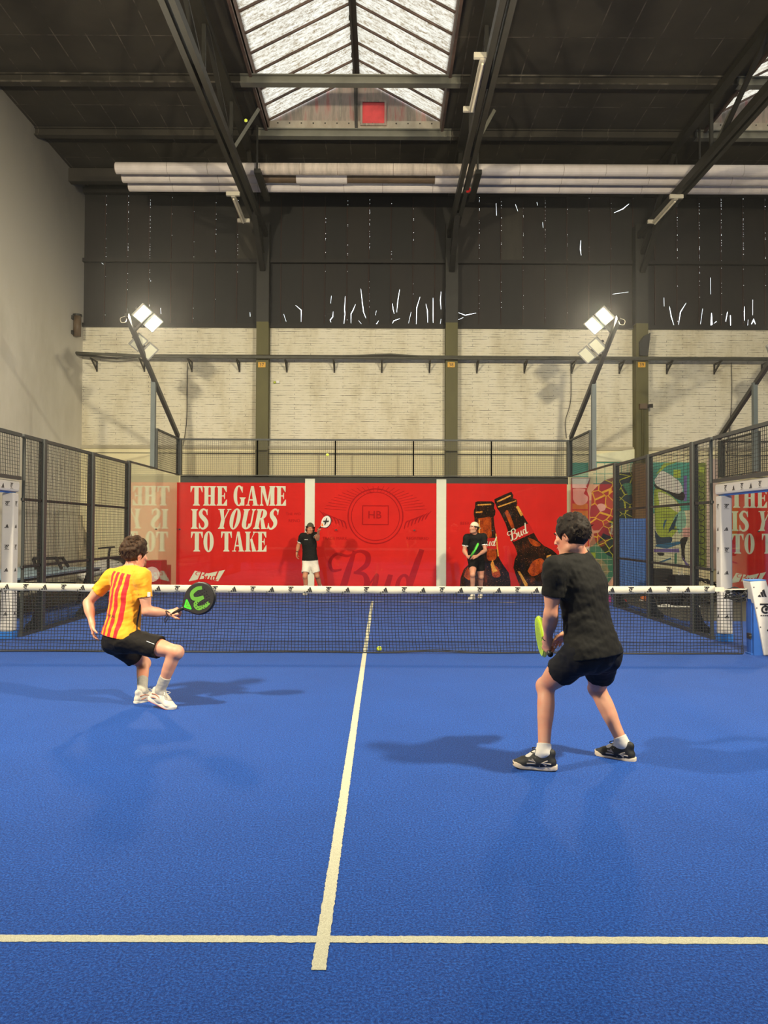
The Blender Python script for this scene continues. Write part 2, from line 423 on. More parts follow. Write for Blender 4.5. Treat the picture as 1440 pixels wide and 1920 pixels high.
# ---- walls
struct(MB().lim(XL-.4, XL, YB, YW+.4, -.3, ZROOF+.1).build('wall_left', M_SOOTSHADE), 'tall plain plastered side wall')
m = MB().lim(XL-.4, XR, YW, YW+.4, -.3, ZLEDGE); struct(m.build('wall_back_lower', M_LOWER), 'smooth cream lower end wall')
m = MB().lim(XL-.4, XR, YW+.03, YW+.4, ZLEDGE, ZBRICK); struct(m.build('wall_back', M_BRICK), 'whitewashed brick end wall')
m = MB().lim(XL, XR, YW-.05, YW+.05, ZLEDGE-.03, ZLEDGE+.06).mat(1).lim(XL, XR, YW-.01, YW, ZLEDGE-.16, ZLEDGE-.14)
struct(m.build('trim_1', [plaster_mat('sill_paint', (160, 150, 126), (190, 182, 158)), M_DARKBEAM]), 'projecting sill course across the end wall')
struct(MB().lim(XL-.4, XR, YB-.3, YB, -.3, ZROOF).build('wall_front', M_CONC), 'grey wall behind the camera')
M_WIN = mat('added_frame_paint', (90, 92, 90), .5)  # frame made up to go with the added fill light
m = MB()
for i in range(13): m.lim(-7+2*i-.05, -7+2*i+.05, YB, YB+.05, 5.2, 10.0)
m.lim(-7, 17, YB, YB+.05, 5.15, 5.25).lim(-7, 17, YB, YB+.05, 9.95, 10.05)
struct(m.build('added_window_1', M_WIN), 'added unseen window frame around the fill light behind the camera')
struct(MB().lim(XR, XR+.3, YB, YW, -.3, ZROOF).build('wall_right', M_PLAST))

# ---- upper sheet wall with daylight slits
def hole(pl, wd):
    """narrow slit along a polyline as an outline"""
    out = []; n = len(pl); P = [np.array(p, float) for p in pl]
    for s in (1, -1):
        seq = range(n) if s == 1 else range(n-1, -1, -1)
        for i in seq:
            d = P[min(i+1, n-1)]-P[max(i-1, 0)]; d = d/(np.linalg.norm(d)+1e-9)
            ww = wd*(.25 if i in (0, n-1) else 1)
            out.append(P[i]+s*np.array([-d[1], d[0]])*ww/2)
    return out
cr5 = [[(265, 832), (320, 865), (327, 945)], [(508, 768), (503, 820)], [(520, 875), (518, 910), (500, 932), (505, 948)], [(614, 770), (597, 860), (600, 890), (592, 965)],
       [(671, 826), (655, 865), (641, 890), (641, 955)], [(707, 720), (718, 820), (726, 880), (742, 920)], [(692, 935), (716, 965)], [(790, 970), (815, 958), (828, 936)],
       [(870, 955), (930, 938), (972, 922)], [(970, 725), (958, 800), (950, 880)], [(920, 820), (925, 855), (933, 890)], [(1048, 878), (1030, 955)], [(1108, 775), (1085, 850), (1082, 970)],
       [(1147, 822), (1158, 870), (1160, 950)], [(1196, 782), (1196, 900), (1211, 952)], [(1250, 925), (1245, 958)], [(1250, 740), (1246, 800), (1250, 860)], [(812, 868), (806, 900)]]
cr6 = [[(47, 588), (78, 600), (128, 590)], [(47, 620), (70, 610)], [(600, 262), (598, 300), (602, 330)], [(750, 138), (790, 120), (818, 97)], [(1000, 560), (1008, 605), (1020, 645)],
       [(1075, 545), (1050, 585), (1036, 642)], [(975, 520), (976, 560)], [(1185, 430), (1186, 505)], [(1190, 590), (1190, 645), (1212, 628)], [(1262, 585), (1254, 628)], [(1275, 600), (1276, 648)],
       [(1376, 530), (1376, 600)], [(1370, 640), (1380, 620), (1388, 640)], [(1355, 620), (1353, 648)], [(1330, 560), (1332, 600), (1328, 625)], [(1150, 570), (1140, 640)], [(428, 180), (435, 205)], [(218, 95), (220, 150)],
       [(735, 505), (815, 495)], [(305, 100), (316, 130)], [(402, 90), (405, 104)]]
cr4 = [[(278, 455), (290, 483)], [(626, 740), (628, 775)], [(1152, 765), (1153, 790)], [(1350, 775), (1365, 820)], [(562, 576), (563, 584)]]
cracks = [([(480+x/3.6, 340+y/3.6) for x, y in P], 1.35) for P in cr5] + [([(840+x/2.4, 340+y/2.4) for x, y in P], 1.4) for P in cr6] + [([(100+x/3.13, 340+y/3.13) for x, y in P], 1.4) for P in cr4]
for i in (18+12, 18+8, 18+9, 18+10): cracks[i] = (cracks[i][0], 4.5)
seams = [155+41.3*k for k in range(0, 60)]
PXM = FPX/(YW-CAM[1])
def px2x(p): return atY(p, 480, YW)[0]
dens = {1: 5, 2: 9, 3: 12, 4: 2, 5: 3, 6: 4, 7: 4, 11: 3, 12: 5, 13: 9, 14: 2, 15: 4, 17: 2, 18: 8, 19: 6, 20: 6, 21: 9, 22: 8, 23: 5, 24: 7, 25: 8, 26: 7, 27: 12, 28: 14, 29: 20, 30: 22, 31: 14}
rs = np.random.RandomState(11)
sheet_id = 0
shr = MB(); holes_used = 0
for k in range(len(seams)-1):
    x0, x1 = px2x(seams[k]), px2x(seams[k+1])
    if x0 > XR: break
    for row, (z0, z1) in enumerate(((ZBRICK, ZGIRT), (ZGIRT, ZEAVE+.3))):
        outer = [(x0, z0), (x1, z0), (x1, z1), (x0, z1)]; H = []
        for P, wd in cracks:
            mx = np.mean([p[0] for p in P]); my = np.mean([p[1] for p in P])
            Q = [atY(p[0], p[1], YW) for p in P]; mz = np.mean([q[2] for q in Q])
            if seams[k] <= mx < seams[k+1] and z0 < mz < z1:
                Q = [(min(max(q[0], x0+.045), x1-.045), min(max(q[2], z0+.04), z1-.04)) for q in Q]
                H.append(hole(Q, wd/PXM))
        nd = dens.get(k, 12 if k > 31 else 0); nd = nd if row == 1 else nd//3
        slots = sorted(rs.choice(60, min(nd*2, 55), replace=False)) if nd else []
        for s_ in slots:
            zz = z0+.06+(z1-z0-.12)*s_/60; hh = rs.uniform(.006, .55*(z1-z0-.12)/60); ww = rs.uniform(.003, .008)*(2.6 if k > 26 else 1)
            xx = x0+.008+rs.uniform(0, .006)
            H.append([(xx, zz), (xx+ww, zz), (xx+ww, zz+hh), (xx, zz+hh)])
        polys = [[Vector((p[0], p[1], 0)) for p in outer]] + [[Vector((p[0], p[1], 0)) for p in h] for h in H]
        tri = geometry.tessellate_polygon(polys); flatv = [p for q in polys for p in q]
        m = MB(); m.add([(p.x, YW+.06, p.y) for p in flatv], [tuple(t) for t in tri])
        shr.mat(int(rs.choice(4, p=[.4, .35, .2, .05]))).add(m.v, m.f)
    shr.mat(4).lim(x0-.012, x0+.006, YW+.02, YW+.055, ZBRICK, ZEAVE+.3)
struct(shr.build('wall_back_upper', M_SHEET), 'sooty metal sheeting above the brick, pierced by daylight slits')
m = MB().lim(XL, XR, YW-.08, YW+.04, ZGIRT-.05, ZGIRT+.05).lim(XL-.3, XR, YW-.12, YW+.04, ZEAVE-.09, ZEAVE+.06).lim(XL, XR, YW-.06, YW+.06, ZBRICK-.04, ZBRICK+.07)
struct(m.build('beam_girts', M_SHEET[0]), 'horizontal girts carrying the metal sheets')
struct(MB().lim(XL, XR, YW-.5, YW+.3, ZEAVE+.3, ZROOF+.05).build('beam_eaves', M_SHEET[1]))

# ---- ceiling, skylights
sx0 = at(503, 240, 18.8)[0]; sx1 = at(826, 240, 18.8)[0]; YG = 8.84
DX = 10.5
S2 = (sx0+DX, sx1+DX)
m = MB()
m.lim(XL, XR, YG, YW+.3, ZROOF, ZROOF+.12)
for a, b in ((XL, sx0), (sx1, S2[0]), (S2[1], XR)): m.lim(a, b, YB, YG, ZROOF, ZROOF+.12)
m.lim(sx0, sx1, YB, YB+1, ZROOF, ZROOF+.12).lim(S2[0], S2[1], YB, YB+1, ZROOF, ZROOF+.12)
struct(m.build('ceiling', M_CEIL), 'dark boarded flat roof underside')
def pane_mat():
    N = Nodes('weathered_roof_glass'); v = N.coords((1.0, 1, 1))
    st = N.coords((1.2, 6, 1.2)); f1 = N.noise(st, 3.0, 8, .75); f2 = N.noise(v, 14, 6, .8); big = N.noise(v, .6, 3)
    dirt = N.math('MULTIPLY', N.ramp(f1, [(.40, (0, 0, 0, 1)), (.58, (1, 1, 1, 1))]), N.ramp(f2, [(.38, (0, 0, 0, 1)), (.56, (1, 1, 1, 1))]))
    col = N.mix(dirt, (.42, .40, .35, 1), (.10, .068, .036, 1))
    col = N.mix(N.math('MULTIPLY', big, .3), col, (.36, .28, .16, 1))
    tr = N.n('ShaderNodeBsdfTranslucent'); N.l(col, tr.inputs['Color'])
    df = N.n('ShaderNodeBsdfDiffuse'); N.l(col, df.inputs['Color'])
    mx = N.n('ShaderNodeMixShader'); mx.inputs[0].default_value = .22; N.l(tr.outputs[0], mx.inputs[1]); N.l(df.outputs[0], mx.inputs[2])
    N.l(mx.outputs[0], N.out.inputs['Surface']); return N.m
M_PANE = pane_mat()
M_GABLE = plaster_mat('stained_gable_board', (120, 92, 88), (168, 160, 148))
def gable_mat():
    N = Nodes('rust_streaked_board'); st = N.coords((3, 1, .4)); f = N.noise(st, 2.2, 6, .65)
    N.l(N.ramp(f, [(.3, lin((150, 84, 80))), (.46, lin((150, 134, 124))), (.62, lin((120, 112, 102))), (.75, lin((170, 160, 146)))]), N.b.inputs['Base Color'])
    N.b.inputs['Roughness'].default_value = .8; return N.m
M_GABLE = gable_mat()
M_CURB = plaster_mat('lime_streaked_curb', (120, 104, 90), (190, 182, 166))
M_HATCH = mat('faded_red_hatch', (196, 62, 64), .6, .2, 5)
M_BARW = mat('weathered_glazing_bar', (92, 72, 62), .7, .3, 5)
def skylight(x0, x1, label, hatch):
    xm = (x0+x1)/2+.05; zc = ZROOF+.36; za = zc+1.10
    t = thing('roof_skylight', label, 'skylight', (xm, YG, ZROOF), 'ridge skylights in the dark roof')
    Y0 = YB+1.0
    m = MB()
    for xa in (x0, x1):
        s = 1 if xa == x0 else -1
        m.add([(xa, Y0, zc), (xa, YG, zc), (xm, YG, za), (xm, Y0, za)], [(0, 1, 2, 3)])
        m.add([(xa, Y0, zc+.012), (xa, YG, zc+.012), (xm, YG, za+.012), (xm, Y0, za+.012)], [(0, 1, 2, 3)]) if 0 else None
    m.build('glazing', M_PANE, t)
    m = MB(); y = YG-.1; n = 0
    while y > Y0:
        for xa in (x0, x1): m.bar((xa, y, zc-.02), (xm, y, za-.02), .035, .05)
        y -= .66
    m.build('glazing_bars', M_BARW, t)
    m = MB().lim(xm-.07, xm+.07, Y0, YG, za-.1, za+.04); y = YG-.4
    while y > Y0:
        m.lim(xm-.1, xm-.06, y, y+.08, za-.13, za-.06); y -= .66
    m.tube([(xm-.02, YG, zc-.3), (xm-.06, YG-.25, za-.15), (xm-.06, Y0, za-.15)], .025, 6)
    m.build('ridge_beam', M_DARKBEAM, t)
    m = MB().lim(x0-.06, x0, Y0, YG+.1, ZROOF-.05, zc+.04).lim(x1, x1+.06, Y0, YG+.1, ZROOF-.05, zc+.04)
    m.build('side_curb', M_BARW, t)
    fr = frame((0, YG+.02, 0), (1, 0, 0), (0, 0, 1), (0, 1, 0))
    MB().prism([(x0-.05, zc-.02), (x1+.05, zc-.02), (x1+.05, zc+.05), (xm, za+.06), (x0-.05, zc+.05)], fr, .06).build('gable_board', M_GABLE, t)
    m = MB().lim(x0, x1, YG-.02, YG+.08, ZROOF, zc)
    m.mat(1)
    for i in range(14): m.ball((x0+.2+i*(x1-x0-.4)/13, YG-.02, zc-.06), .02, 6)
    m.build('curb_board', [M_CURB, M_DARKBEAM], t)
    MB().lim(xm-.035, xm+.02, YG-.07, YG-.02, ZROOF-.02, za-.1).build('centre_post', M_DARKBEAM, t)
    if hatch:
        a, b = at(679, 222, 18.75), at(721, 181, 18.75)
        h = MB().lim(a[0], b[0], YG-.03, YG+.01, a[2], b[2]).build('hatch', M_HATCH, t)
        m = MB(); x0_, x1_, z0_, z1_ = a[0], b[0], a[2], b[2]; e = .05
        m.lim(x0_-e, x0_, YG-.06, YG, z0_-e, z1_+e).lim(x1_, x1_+e, YG-.06, YG, z0_-e, z1_+e).lim(x0_, x1_, YG-.06, YG, z0_-e, z0_).lim(x0_, x1_, YG-.06, YG, z1_, z1_+e)
        m.build('hatch_frame', M_GABLE, h)
    return t
skylight(sx0, sx1, 'long ridge skylight of dirty glass with a red hatch in its gable', True)
skylight(S2[0], S2[1], 'ridge skylight cut by the frame, above the neighbouring court and beyond truss 39', False)

# ---- columns 37, 38, 39 (and their neighbours) with roof trusses
cxs = [atY(492, 800, YW-.2)[0], atY(846, 800, YW-.2)[0], atY(1202, 800, YW-.2)[0]]
pitchx = (cxs[2]-cxs[0])/2; cxs.append(cxs[2]+pitchx)
for i, cx in enumerate(cxs):
    m = MB().lim(cx-.165, cx+.165, YW-.32, YW-.29, -.012, ZCH+.3).lim(cx-.165, cx+.165, YW-.02, YW+.02, -.012, ZCH+.3).lim(cx-.02, cx+.02, YW-.3, YW, -.012, ZCH+.3)
    m.lim(cx-.15, cx+.15, YW-.28, YW-.02, -.012, ZCH+.3)
    m.mat(1).lim(cx-.17, cx+.17, YW-.325, YW-.01, ZBRICK+.05, ZCH+.32)  # dark upper length stands for the unlit top of the column
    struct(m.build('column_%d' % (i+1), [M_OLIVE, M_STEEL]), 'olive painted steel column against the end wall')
def truss(cx, label):
    t = thing('roof_truss', label, 'truss', (cx, YW-.3, ZCH), 'steel roof trusses running away from the columns')
    MB().lim(cx-.13, cx-.03, YB, YW-.3, ZCH-.09, ZCH+.09).lim(cx+.03, cx+.13, YB, YW-.3, ZCH-.09, ZCH+.09).build('bottom_chord', M_STEEL, t)
    MB().lim(cx-.09, cx+.09, YB, YW-.1, ZROOF-.34, ZROOF-.2).build('top_chord', M_STEEL, t)
    ys = [6.75-2.6*k for k in range(0, 8)]
    for y in ys:
        MB().bar((cx, y, ZCH), (cx, y, ZROOF-.25), .07).build('strut', M_STEEL, t)
        MB().bar((cx+.03, y, ZCH), (cx+.03, y-2.6, ZROOF-.3), .09, .06).build('diagonal', M_STEEL, t)
    MB().bar((cx, YW-.35, ZCH-.5), (cx, 8.9, ZROOF-.35), .1).build('diagonal', M_STEEL, t)
    MB().bar((cx, YW-.35, ZCH-1.0), (cx, 9.7, ZCH), .14, .1).build('haunch', M_STEEL, t)
    MB().bar((cx, 6.75, ZCH+.05), (cx+.55, 7.0, ZROOF-.35), .05, .07).build('bracket', M_GREYBEAM, t)
    return t
for cx, nm in zip(cxs[:3], ('left-hand steel truss above column 37 and left of the skylight', 'middle steel truss above column 38 at the right edge of the skylight', 'right-hand steel truss above column 39, ending near the second skylight')):
    truss(cx, nm)
for y, lab, mt in ((6.33, 'roof beam crossing in front of the glazed part of the skylight', M_GREYBEAM), (8.55, 'roof beam directly below the gable of the skylight', M_GREYBEAM)):
    m = MB()
    for k_, (xa, xb) in ((1, (XL, sx0-.25)), (0, (sx0-.25, sx1+.25)), (1, (sx1+.25, S2[0]-.25)), (0, (S2[0]-.25, S2[1]+.25)), (1, (S2[1]+.25, XR))):
        m.mat(k_).lim(xa, xb, y-.09, y+.09, ZROOF-.2, ZROOF-.17).lim(xa, xb, y-.09, y+.09, ZROOF-.03, ZROOF-.004).lim(xa, xb, y-.03, y+.03, ZROOF-.18, ZROOF-.02)  # pale below the skylights, dark beyond: the daylight is put into the colour
    o = m.build('purlin', [M_GREYBEAM, M_CEIL]); tag(o, lab, 'beam', 'roof beams across the hall')
o = MB().lim(XL, XR, 10.5, 10.7, ZROOF-.4, ZROOF-.05).build('purlin', M_DARKBEAM); tag(o, 'dark roof beam hidden above the three white pipes', 'beam', 'roof beams across the hall')

# ---- insulated pipes
M_LAG = mat('pale_pipe_lagging', (206, 196, 190), .6, .12, 2, stretch=(1.5, 1, 1)); M_LAG2 = mat('bare_brown_pipe', (92, 74, 54), .6, .3, 3)
M_LAG3 = mat('stained_pipe_lagging', (186, 172, 158), .65, .35, 2.2, stretch=(3, 1, .6))
zp = at(213, 309, 18.4)[2]
for k, (d, lab) in enumerate(((18.4, 'front lagged pale pipe of three hanging under the roof'), (18.87, 'middle lagged pipe of three with bare brown lengths'), (19.36, 'rear lagged pale pipe of three, closest to the end wall'))):
    y = d+CAM[1]; xs = at(213, 309, 18.4)[0]
    t = thing('lagged_pipe', lab, 'pipe', (xs, y, zp), 'lagged pipes under the roof')
    br = sorted([xs, XR] + [xs+1.05*j+.3*rs.rand() for j in range(1, 26)])
    m = MB()
    for j in range(len(br)-1):
        mid = (br[j]+br[j+1])/2
        kk = 0
        if k == 1 and (-2.75 < mid < -2.0 or -.4 < mid < 1.6): kk = 1
        elif k == 0 and -2.5 < mid < 2: kk = 2
        m.mat(kk).tube([(br[j]+.004, y, zp), (br[j+1]-.004, y, zp)], .135 if kk != 1 else .115, 18)
        m.mat(1).tube([(br[j]-.01, y, zp), (br[j]+.012, y, zp)], .125, 14)
    m.build('pipe_run', [M_LAG, M_LAG2, M_LAG3], t, smooth=False)
m = MB()
for cx in cxs[:3]:
    t = thing('pipe_hanger', 'dark bracket holding the white pipes at truss %d' % (37+cxs.index(cx)), 'bracket', (cx+.35, 8.9, zp-.15), 'pipe hangers at the trusses')
    m = MB().lim(cx+.27, cx+.42, 8.1, 9.7, zp-.24, zp-.14).build('shelf', M_STEEL, t)
    for yy in (8.18, 9.62): MB().bar((cx+.33, yy, zp-.15), (cx+.33, yy, ZROOF-.1), .04).build('hanger_rod', M_STEEL, t)

# ---- tube lights on the trusses, red lamp, plates, conduit
M_TUBE = mat('dull_white_fitting', (196, 188, 168), .5, .1, 5)
M_TUBE2 = mat('unlit_tube_glass', (232, 222, 196), .3, .05, 5)
def tubelight(a, b, lab):
    a = np.array(a); b = np.array(b)
    t = thing('tube_light', lab, 'light fitting', a, 'unlit tube lights on the trusses')
    MB().bar(a, b, .1, .06).build('housing', M_TUBE, t)
    MB().tube([a+(b-a)*.05-[0, 0, .06], a+(b-a)*.95-[0, 0, .06]], .02, 8).build('tube', M_TUBE2, t)
    d = (b-a)/np.linalg.norm(b-a)
    for q in (a, b): MB().bar(q-[.16, 0, -.03], q+[.16, 0, .03], .07, .09).build('end_bracket', M_TUBE, t)
def onchord(px, py, z): return atZ(px, py, z)
tubelight(onchord(437, 366, ZCH-.16), onchord(457, 416, ZCH-.16), 'unlit tube light under the left truss, beneath the white pipes')
tubelight(onchord(906, 108, ZCH-.02), onchord(884, 208, ZCH-.02), 'unlit tube light beside the skylight on the middle truss')
tubelight(onchord(1268, 371, ZCH-.16), onchord(1226, 418, ZCH-.16), 'unlit tube light under the right truss, above the right floodlight')
M_RED = mat('red_plastic', (190, 30, 28), .35, .1, 5)
p = atZ(877, 356, ZCH-.05)
t = thing('alarm_beacon', 'small red alarm beacon on the side of the middle truss', 'alarm', p)
MB().ball(p, .075, 14, (1, 1, .9)).build('dome', M_RED, t, smooth=True); MB().lim(p[0]-.1, p[0]-.04, p[1]-.06, p[1]+.06, p[2]-.06, p[2]+.06).build('backplate', M_STEEL, t)
M_YEL = mat('yellow_enamel', (214, 160, 30), .45, .08, 9); M_INK = mat('black_print', (22, 20, 18), .5, .05, 9)
for cx, n_, px in zip(cxs, ('37', '38', '39'), (491, 846, 1203)):
    p = atY(px, 684, YW-.33)
    t = thing('number_plate', 'small yellow plate with black number %s on its column' % n_, 'sign', p, 'number plates on the columns')
    MB().lim(p[0]-.1, p[0]+.1, YW-.345, YW-.32, p[2]-.07, p[2]+.07).build('plate', M_YEL, t)
    MB().flat(shift(font_polys(n_, .095), p[0], p[2]-.046), frame((0, YW-.348, 0), (1, 0, 0), (0, 0, 1), (0, -1, 0))).build('digits', M_INK, t)
zc = atY(700, 671, YW-.45)[2]
M_CABLE = mat('grey_green_conduit', (84, 82, 70), .6, .2, 4)
t = thing('cable_conduit', 'bundle of grey conduits running across the brick wall in front of the columns', 'conduit', (XL, YW-.45, zc))
MB().tube([(XL, YW-.45, zc+.1), (XL+.9, YW-.45, zc+.06), (XL+2, YW-.45, zc+.01), (XL+4, YW-.45, zc), (XR, YW-.45, zc-.0)], .04, 8).build('pipe', M_CABLE, t, True)
MB().tube([(XL, YW-.40, zc+.07), (XL+1.1, YW-.42, zc-.04), (XL+2.2, YW-.43, zc+.05), (XL+6, YW-.43, zc+.05), (1, YW-.44, zc+.055), (2, YW-.44, zc+.03), (XR, YW-.44, zc+.05)], .028, 8).build('cable', M_DARKBEAM, t, True)
MB().tube([(XL+.8, YW-.46, zc+.09), (XL+2, YW-.46, zc+.03), (XL+6.2, YW-.47, zc+.03), (-.5, YW-.46, zc+.06), (.4, YW-.46, zc+.10), (1.2, YW-.46, zc+.05), (XR, YW-.46, zc+.02)], .022, 8).build('cable', M_CABLE, t, True)
br0 = None
for i, px in enumerate(range(182, 1500, 89)):
    X = atY(px, 690, YW)[0]
    MB().bar((X, YW-.45, zc-.05), (X, YW, zc-.28), .035).bar((X, YW-.5, zc-.05), (X, YW, zc-.05), .035).bar((X, YW-.01, zc-.32), (X, YW-.01, zc-.03), .04, .03).build('bracket', M_DARKBEAM, t)
# pipe stub and cctv
p = atY(148, 612, 11.0); X = XL
t = thing('pipe_stub', 'short rusty drum-shaped stub on the left wall at brick height', 'bracket', (XL, 11.0, p[2]))
MB().tube([(XL+.11, 10.95, p[2]-.28), (XL+.11, 10.95, p[2]+.26)], .1, 16).build('drum', M_LAG2, t, True)
m = MB().lim(XL, XL+.05, 10.8, 11.1, p[2]-.25, p[2]-.15).lim(XL, XL+.05, 10.8, 11.1, p[2]+.15, p[2]+.25)
m.tube([(XL+.11, 10.95, p[2]+.26), (XL+.11, 10.95, p[2]+.31)], .12, 16).build('rim', M_STEEL, t)
p = atY(1205, 762, YW-.34)
t = thing('wall_camera', 'small dark lamp head on a thin conduit up column 39', 'camera', p)
MB().lim(p[0]-.1, p[0]+.1, p[1]-.1, p[1]+.02, p[2]-.08, p[2]+.06).build('housing', M_LAG2, t)
MB().tube([p+[.08, -.05, 0], p+[.24, -.12, 0]], [.04, .055], 10).build('snout', M_DARKBEAM, t)
MB().tube([p+[0, 0, -.05], p+[0, 0, -2.6]], .028, 8).build('conduit', M_OLIVE, t)
p = atY(1206, 650, YW-.34)
tag(MB().prism([(-.12, -.26), (.10, -.26), (.17, .36), (.0, .28), (-.12, .12)], frame(p, (1, 0, 0), (0, 0, 1), (0, -1, 0)), .1).build('crane_corbel', M_STEEL), 'riveted steel corbel plate on column 39 above its number', 'bracket')
for pts, lab in (([(352, 680), (351, 760), (349, 800), (343, 838)], 'thin cable hanging down the brick wall to the left fence corner'), ([(1070, 680), (1070, 750), (1060, 790), (1062, 822)], 'thin cable hanging down the brick wall behind the right floodlight mast'),
                 ([(1371, 680), (1372, 740), (1368, 800), (1362, 850)], 'thin cable hanging down the brick wall right of column 39')):
    tag(MB().tube(catmull([atY(a, b, YW-.04) for a, b in pts], 5), .01, 5).build('hanging_cable', M_DARKBEAM), lab, 'cable', 'cables hanging on the brick wall')
# ================================================================ court enclosure
HG, HM, HS = 2.93, 3.875, 2.93
def glass_mat():
    N = Nodes('tempered_glass')
    g = N.n('ShaderNodeNewGeometry'); vd = N.n('ShaderNodeVectorMath', operation='DOT_PRODUCT')
    N.l(g.outputs['Normal'], vd.inputs[0]); N.l(g.outputs['Incoming'], vd.inputs[1])
    c = N.math('ABSOLUTE', vd.outputs['Value']); f = N.math('POWER', N.math('SUBTRACT', 1.0, c), 5.0)
    fac = N.math('ADD', N.math('MULTIPLY', f, .97), .022)
    tr = N.n('ShaderNodeBsdfTransparent'); tr.inputs['Color'].default_value = (.965, .98, .975, 1)
    gl = N.n('ShaderNodeBsdfGlossy'); gl.inputs['Roughness'].default_value = .015; gl.inputs['Color'].default_value = (1, 1, 1, 1)
    mx = N.n('ShaderNodeMixShader'); N.l(fac, mx.inputs[0]); N.l(tr.outputs[0], mx.inputs[1]); N.l(gl.outputs[0], mx.inputs[2])
    N.l(mx.outputs[0], N.out.inputs['Surface']); return N.m
M_GLASS = glass_mat()
M_CLAMP = mat('black_clamp', (26, 26, 26), .4, .1, 9)
def wires(m, o, ux, L, z0, z1, sp=.05, r=.0026, off=(0, 0, 0)):
    o = np.array(o, float)+off; ux = np.array(ux, float)
    n = int(round(L/sp)); k = int(round((z1-z0)/sp)); up = np.array([0, 0, 1.0]); nrm = np.cross(ux, up)
    for i in range(n+1):
        a = o+ux*(i*L/n)+up*z0; m.bar(a, a+up*(z1-z0), 2*r, 2*r)
    for j in range(k+1):
        a = o+up*(z0+j*(z1-z0)/k)+nrm*2*r; m.bar(a, a+ux*L, 2*r, 2*r)
def glass_panel(a, b, lab, grp, split=None):
    """upright sheet of glass from a to b on the ground"""
    a = np.array([a[0], a[1], 0.]); b = np.array([b[0], b[1], 0.]); d = b-a; L = np.linalg.norm(d); d /= L; nrm = np.array([-d[1], d[0], 0])
    t = thing('glass_panel', lab, 'glass wall', (a+b)/2, grp)
    MB().box((a+b)/2+[0, 0, HG/2+.01], (L-.006, .012, HG-.02), np.array([d, nrm, [0, 0, 1]]).T).build('pane', M_GLASS, t)
    m = MB()
    for e in (a+d*.03,):
        for z in (1.55,): m.box(e+[0, 0, z], (.05, .03, .03), np.array([d, nrm, [0, 0, 1]]).T)
    m.build('clamp', M_CLAMP, t)
    return t
def top_mesh(a, b, lab, grp, thick0=.04, thick1=.04):
    a = np.array([a[0], a[1], 0.]); b = np.array([b[0], b[1], 0.]); d = b-a; L = np.linalg.norm(d); d /= L
    t = thing('wire_fence', lab, 'fence', (a+b)/2+[0, 0, HG], grp)
    m = MB().bar(a+[0, 0, HM-.02], b+[0, 0, HM-.02], .05, .045)
    m.bar(a+[0, 0, HG], a+[0, 0, HM], thick0).bar(b+[0, 0, HG], b+[0, 0, HM], thick1).bar(a+[0, 0, HG+.01], b+[0, 0, HG+.01], .05, .02)
    m.build('frame', M_FRAME, t)
    m = MB(); wires(m, a, d, L, HG+.02, HM-.03); m.build('wire_mesh', M_WIRE, t)
    return t
def side_fence(x, y0, y1, lab, grp, out, gus=True):
    yb = y0; y0 = y0+.054
    """framed mesh panel between two posts; out = direction away from the court"""
    t = thing('mesh_fence', lab, 'fence', (x, (y0+y1)/2, 0), grp)
    MB().lim(x-.05, x+.05, y1-.05, y1+.05, 0, HS).build('post', M_FRAME, t)
    m = MB().lim(x-.025, x+.025, y0, y1-.05, HS-.05, HS).lim(x-.025, x+.025, y0, y1-.05, 0.0, .05)
    m.lim(x-.02, x+.02, y0+.03, y0+.06, 0, HS).lim(x-.02, x+.02, y1-.09, y1-.06, 0, HS)
    m.build('frame', M_FRAME, t)
    for zr in (1.005, 1.985): MB().lim(x-.02, x+.02, y0, y1-.05, zr-.02, zr+.02).build('rail', M_FRAME, t)
    m = MB(); wires(m, (x, y0+.05, 0), (0, 1, 0), y1-y0-.15, .05, HS-.05, off=(-out*.022, 0, 0)); m.build('wire_mesh', M_WIRE, t)
    if gus:
        pr = [(.05, 0), (.26, 0), (.24, .08), (.15, .16), (.09, .32), (.06, .45), (.05, .5)]
        MB().prism(pr, frame((x, y1-.006, 0), (out, 0, 0), (0, 0, 1), (0, 1, 0)), .012).build('gusset', M_FRAME, t)
    return t
GB, GS, GF = 'glass panels of the far court wall', 'glass panels of the court sides', 'mesh panels of the court sides'
wh = ['leftmost, in front of the slogan banner', 'second from left, at the gap left of the emblem banner', 'middle one, in front of the emblem banner', 'fourth from left, before the second white strip', 'rightmost, in front of the bottle banner']
for i in range(5):
    glass_panel((-5+2*i, 10), (-3+2*i, 10), 'far wall glass panel, '+wh[i], GB)
    top_mesh((-5+2*i, 10), (-3+2*i, 10), 'wire mesh panel on top of the far glass wall, %s of five' % ('leftmost', 'second from left', 'middle one', 'second from right', 'rightmost')[i], 'mesh panels above the far glass wall',
             .13 if i == 0 else .035, .13 if i == 4 else .035)
